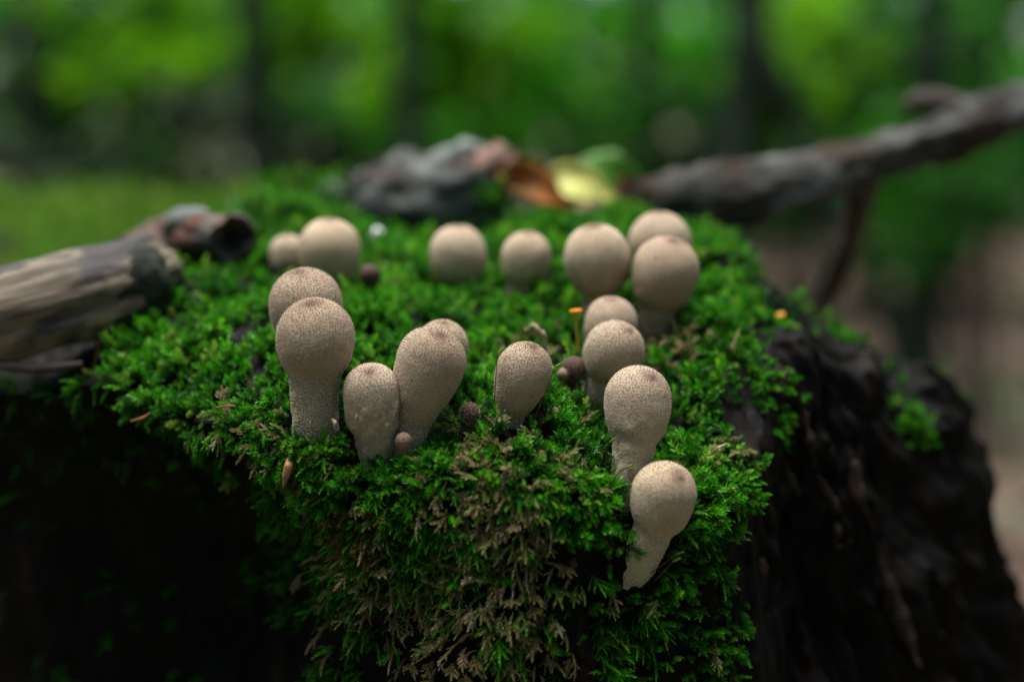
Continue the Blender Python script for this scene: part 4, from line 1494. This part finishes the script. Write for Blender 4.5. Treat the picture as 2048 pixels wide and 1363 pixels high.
def shrub(px, py, d, r, kind, label, leaf=.075, nleaf=330, flat=.85):
    c = P(px, py, d)
    gz = float(ground_z(c[0], c[1])[0])
    root = empty('leafy_shrub', (c[0], c[1], gz))
    tag(root, label, 'shrub', 'shrubs in the undergrowth')
    cz = max(c[2], gz + .12)
    ctr = np.array([c[0], c[1], cz])
    q = rng.normal(0, 1, (nleaf, 3))
    q /= np.linalg.norm(q, axis=1)[:, None]
    rad = r * rng.random(nleaf) ** .45 * (1 + .35 * fbm(q * 2 + SHRUB_N[0], 2, 131 + SHRUB_N[0]))
    SHRUB_N[0] += 1
    ncl = 11
    cc = rng.normal(0, 1, (ncl, 3))
    cc = cc / np.linalg.norm(cc, axis=1)[:, None] * (r * rng.uniform(.35, 1.15, ncl))[:, None]
    ci = rng.integers(0, ncl, nleaf)
    pts = ctr + (cc[ci] + q * rad[:, None] * rng.uniform(.22, .42, ncl)[ci][:, None]) * np.array([1, 1, flat])
    pts[:, 2] = np.maximum(pts[:, 2], ground_z(pts[:, 0], pts[:, 1]) + .02)
    dr = q * np.array([1, 1, .3]) + rng.normal(0, .5, q.shape)
    dr[:, 2] -= .25
    up = np.array([0, 0, 1.0]) + rng.normal(0, .35, q.shape)
    v, f = leaf_cloud(pts, dr, up, rng.uniform(.7, 1.25, nleaf) * leaf, rng.uniform(.5, .75, nleaf) * leaf)
    link('foliage', fast_mesh('foliage', v, f, False), LM[kind], root)
    for k in range(4):
        e = ctr + rng.normal(0, .35, 3) * r * np.array([1, 1, .4])
        b0 = np.array([c[0] + rng.normal(0, .02), c[1] + rng.normal(0, .02), gz - .02])
        mid = (b0 + e) / 2 + rng.normal(0, .04, 3)
        link('stem', tube('stem', [b0, mid, e], [.008, .006, .003], 8, .03), M_TWIG, root)
    return root


YG, BR, MD, DK = 0, 1, 2, 3
NAMES = {YG: 'yellow-green', BR: 'bright green', MD: 'mid green', DK: 'dull dark green'}
SH = [
    (275, 70, 4.2, .26, YG), (660, 70, 4.6, .28, YG), (925, 95, 4.0, .24, YG), (1130, 90, 4.8, .34, BR), (1010, 240, 4.4, .34, BR), (780, 240, 5.0, .34, MD),
    (1370, 60, 5.2, .36, BR), (1565, 210, 3.3, .13, YG), (1640, 90, 4.6, .30, YG), (1780, 190, 4.8, .36, BR), (1960, 60, 4.4, .34, MD), (2010, 210, 5.0, .3, BR),
    (1980, 370, 3.0, .20, MD), (1860, 375, 3.6, .16, BR), (90, 60, 5.0, .34, BR), (110, 250, 5.0, .32, DK), (300, 300, 5.2, .32, DK), (450, 150, 5.5, .36, MD),
    (540, 330, 4.5, .3, DK), (650, 250, 5.4, .3, MD), (1190, 280, 5.2, .34, MD), (1390, 280, 4.0, .26, MD), (60, 380, 3.5, .25, DK), (1500, 330, 4.4, .24, MD), (1250, 160, 5.6, .34, YG),
    (1660, 330, 4.6, .26, BR), (820, 40, 6.0, .4, BR), (480, 20, 6.2, .4, MD), (1500, 20, 6.4, .4, BR), (1720, 20, 6.2, .4, BR), (1900, 280, 4.2, .25, MD), (200, 160, 4.8, .3, MD)]
SHRUB_AT = ['beyond the mossy log between two dark trunks', 'between slim dark trunk and the trunk by the mossy log', 'just past the slim dark trunk', 'between slim dark trunk and grey trunk', 'right above the rotten log end',
            'low behind the slim dark trunk', 'between grey trunk and thicker leaning trunk', 'tiny, caught between leaning trunk and slanting trunk', 'above the slanting trunk', 'between slanting trunk and upright trunk', 'past the upright trunk', 'above the upper end of the fallen branch',
            'low beneath the upper end of the fallen branch', 'under the middle of the fallen branch', 'around the dark trunk past the mossy log', 'low before the dark trunk past the mossy log', 'over the middle of the mossy log', 'beside the trunk at the mossy log end',
            'low between mossy log and rotten log', 'above the lichen part of the rotten log', 'low behind the yellow and green leaves', 'at the foot of the thicker leaning trunk', 'close behind the mossy log', 'at the foot of the slanting trunk', 'tall, around the grey trunk',
            'low behind the middle of the fallen branch', 'far behind the slim dark trunk', 'far behind the trunk by the mossy log end', 'far behind the leaning trunk', 'far between slanting trunk and upright trunk', 'at the foot of the upright trunk', 'near the dark trunk past the mossy log']
for (px, py, d, r, k), wh in zip(SH, SHRUB_AT):
    shrub(px, py, d, r, k, 'blurred %s shrub %s' % (NAMES[k], wh), leaf=.085 if d > 3.8 else .065)

# far understorey: uncountable leaves; ring beyond view added to block low sky light
n = 62000
a = rng.uniform(-math.pi, math.pi, n)
dist = rng.uniform(7.5, 13, n)
x, y = dist * np.sin(a), dist * np.cos(a)
h = rng.random(n) ** .8 * 5.0
ptsf = np.stack([x, y, ground_z(x, y) + .05 + h], 1)
keep = fbm(ptsf * np.array([.9, .9, 1.2]), 3, 141) > -.6
ptsf = ptsf[keep]
dr = rng.normal(0, 1, ptsf.shape)
dr[:, 2] -= .3
v, f = leaf_cloud(ptsf, dr, np.array([0, 0, 1.]) + rng.normal(0, .4, ptsf.shape), rng.uniform(.16, .30, len(ptsf)), rng.uniform(.11, .2, len(ptsf)))
me = fast_mesh('far_undergrowth', v, f, False)
o = link('far_undergrowth', me, green_leaf_mat('far leaves', (.014, .09, .008), (.028, .16, .010), (.06, .26, .012), .55))
tag(o, 'far mass of green leaves filling the forest behind, unseen ring added to block sky', 'undergrowth', kind='stuff')


def tree(px, d, wpx, lean, label, h=7.0, crown=True):
    p0 = P(px, 231, d)
    x, y = p0[0], p0[1]
    gz = float(ground_z(x, y)[0])
    r = px2m(wpx, d) / 2
    root = empty('forest_tree', (x, y, gz))
    tag(root, label, 'tree', 'trees in the forest')
    k = np.array([lean, rng.normal(0, .03), 1.0])
    b = np.array([x, y, gz - .03]) - np.array([lean, 0, 0]) * (CAM_Z)
    pts = [b, b + k * .5, b + k * 1.5 + rng.normal(0, .03, 3), b + k * 3.5 + rng.normal(0, .06, 3), b + k * h]
    link('trunk', tube('trunk', pts, [r * 1.5, r * 1.05, r, r * .8, r * .25], 28, .08, bark_disp(r * .12, 5, 151)), M_TRUNK, root)
    tips = []
    for i in range(6):
        u = .55 + .4 * i / 5
        q = b + k * h * u
        an = i * 2.4
        e = q + np.array([math.cos(an), math.sin(an), .55]) * (1.3 - .7 * (u - .5))
        link('limb', tube('limb', [q, (q + e) / 2 + [0, 0, .1], e], [r * .35, r * .22, r * .06], 10, .1), M_TRUNK, root)
        tips += [e, (q + e) / 2]
    if crown:
        nl = 900
        tips = np.array(tips + [b + k * h])
        q = tips[rng.integers(0, len(tips), nl)] + rng.normal(0, .33, (nl, 3))
        v, f = leaf_cloud(q, rng.normal(0, 1, q.shape), np.array([0, 0, 1.]) + rng.normal(0, .4, q.shape), rng.uniform(.08, .13, nl), rng.uniform(.05, .08, nl))
        link('crown', fast_mesh('crown', v, f, False), LM[1], root)


tree(815, 3.7, 50, -.03, 'slim dark trunk rising beyond the rotten log')
tree(515, 3.9, 60, .02, 'dark trunk standing beyond the end of the mossy log')
tree(1295, 4.2, 46, .02, 'grey trunk standing beyond the fallen leaves')
tree(1465, 3.0, 70, .06, 'thicker dark slightly leaning trunk behind the fallen branch')
tree(1590, 3.2, 44, -.50, 'thin strongly slanting trunk behind the fallen branch')
tree(1865, 3.6, 62, 0.0, 'upright dark trunk beyond the upper end of the fallen branch')
tree(60, 4.6, 60, .03, 'dark trunk behind the dull shrubs past the mossy log')
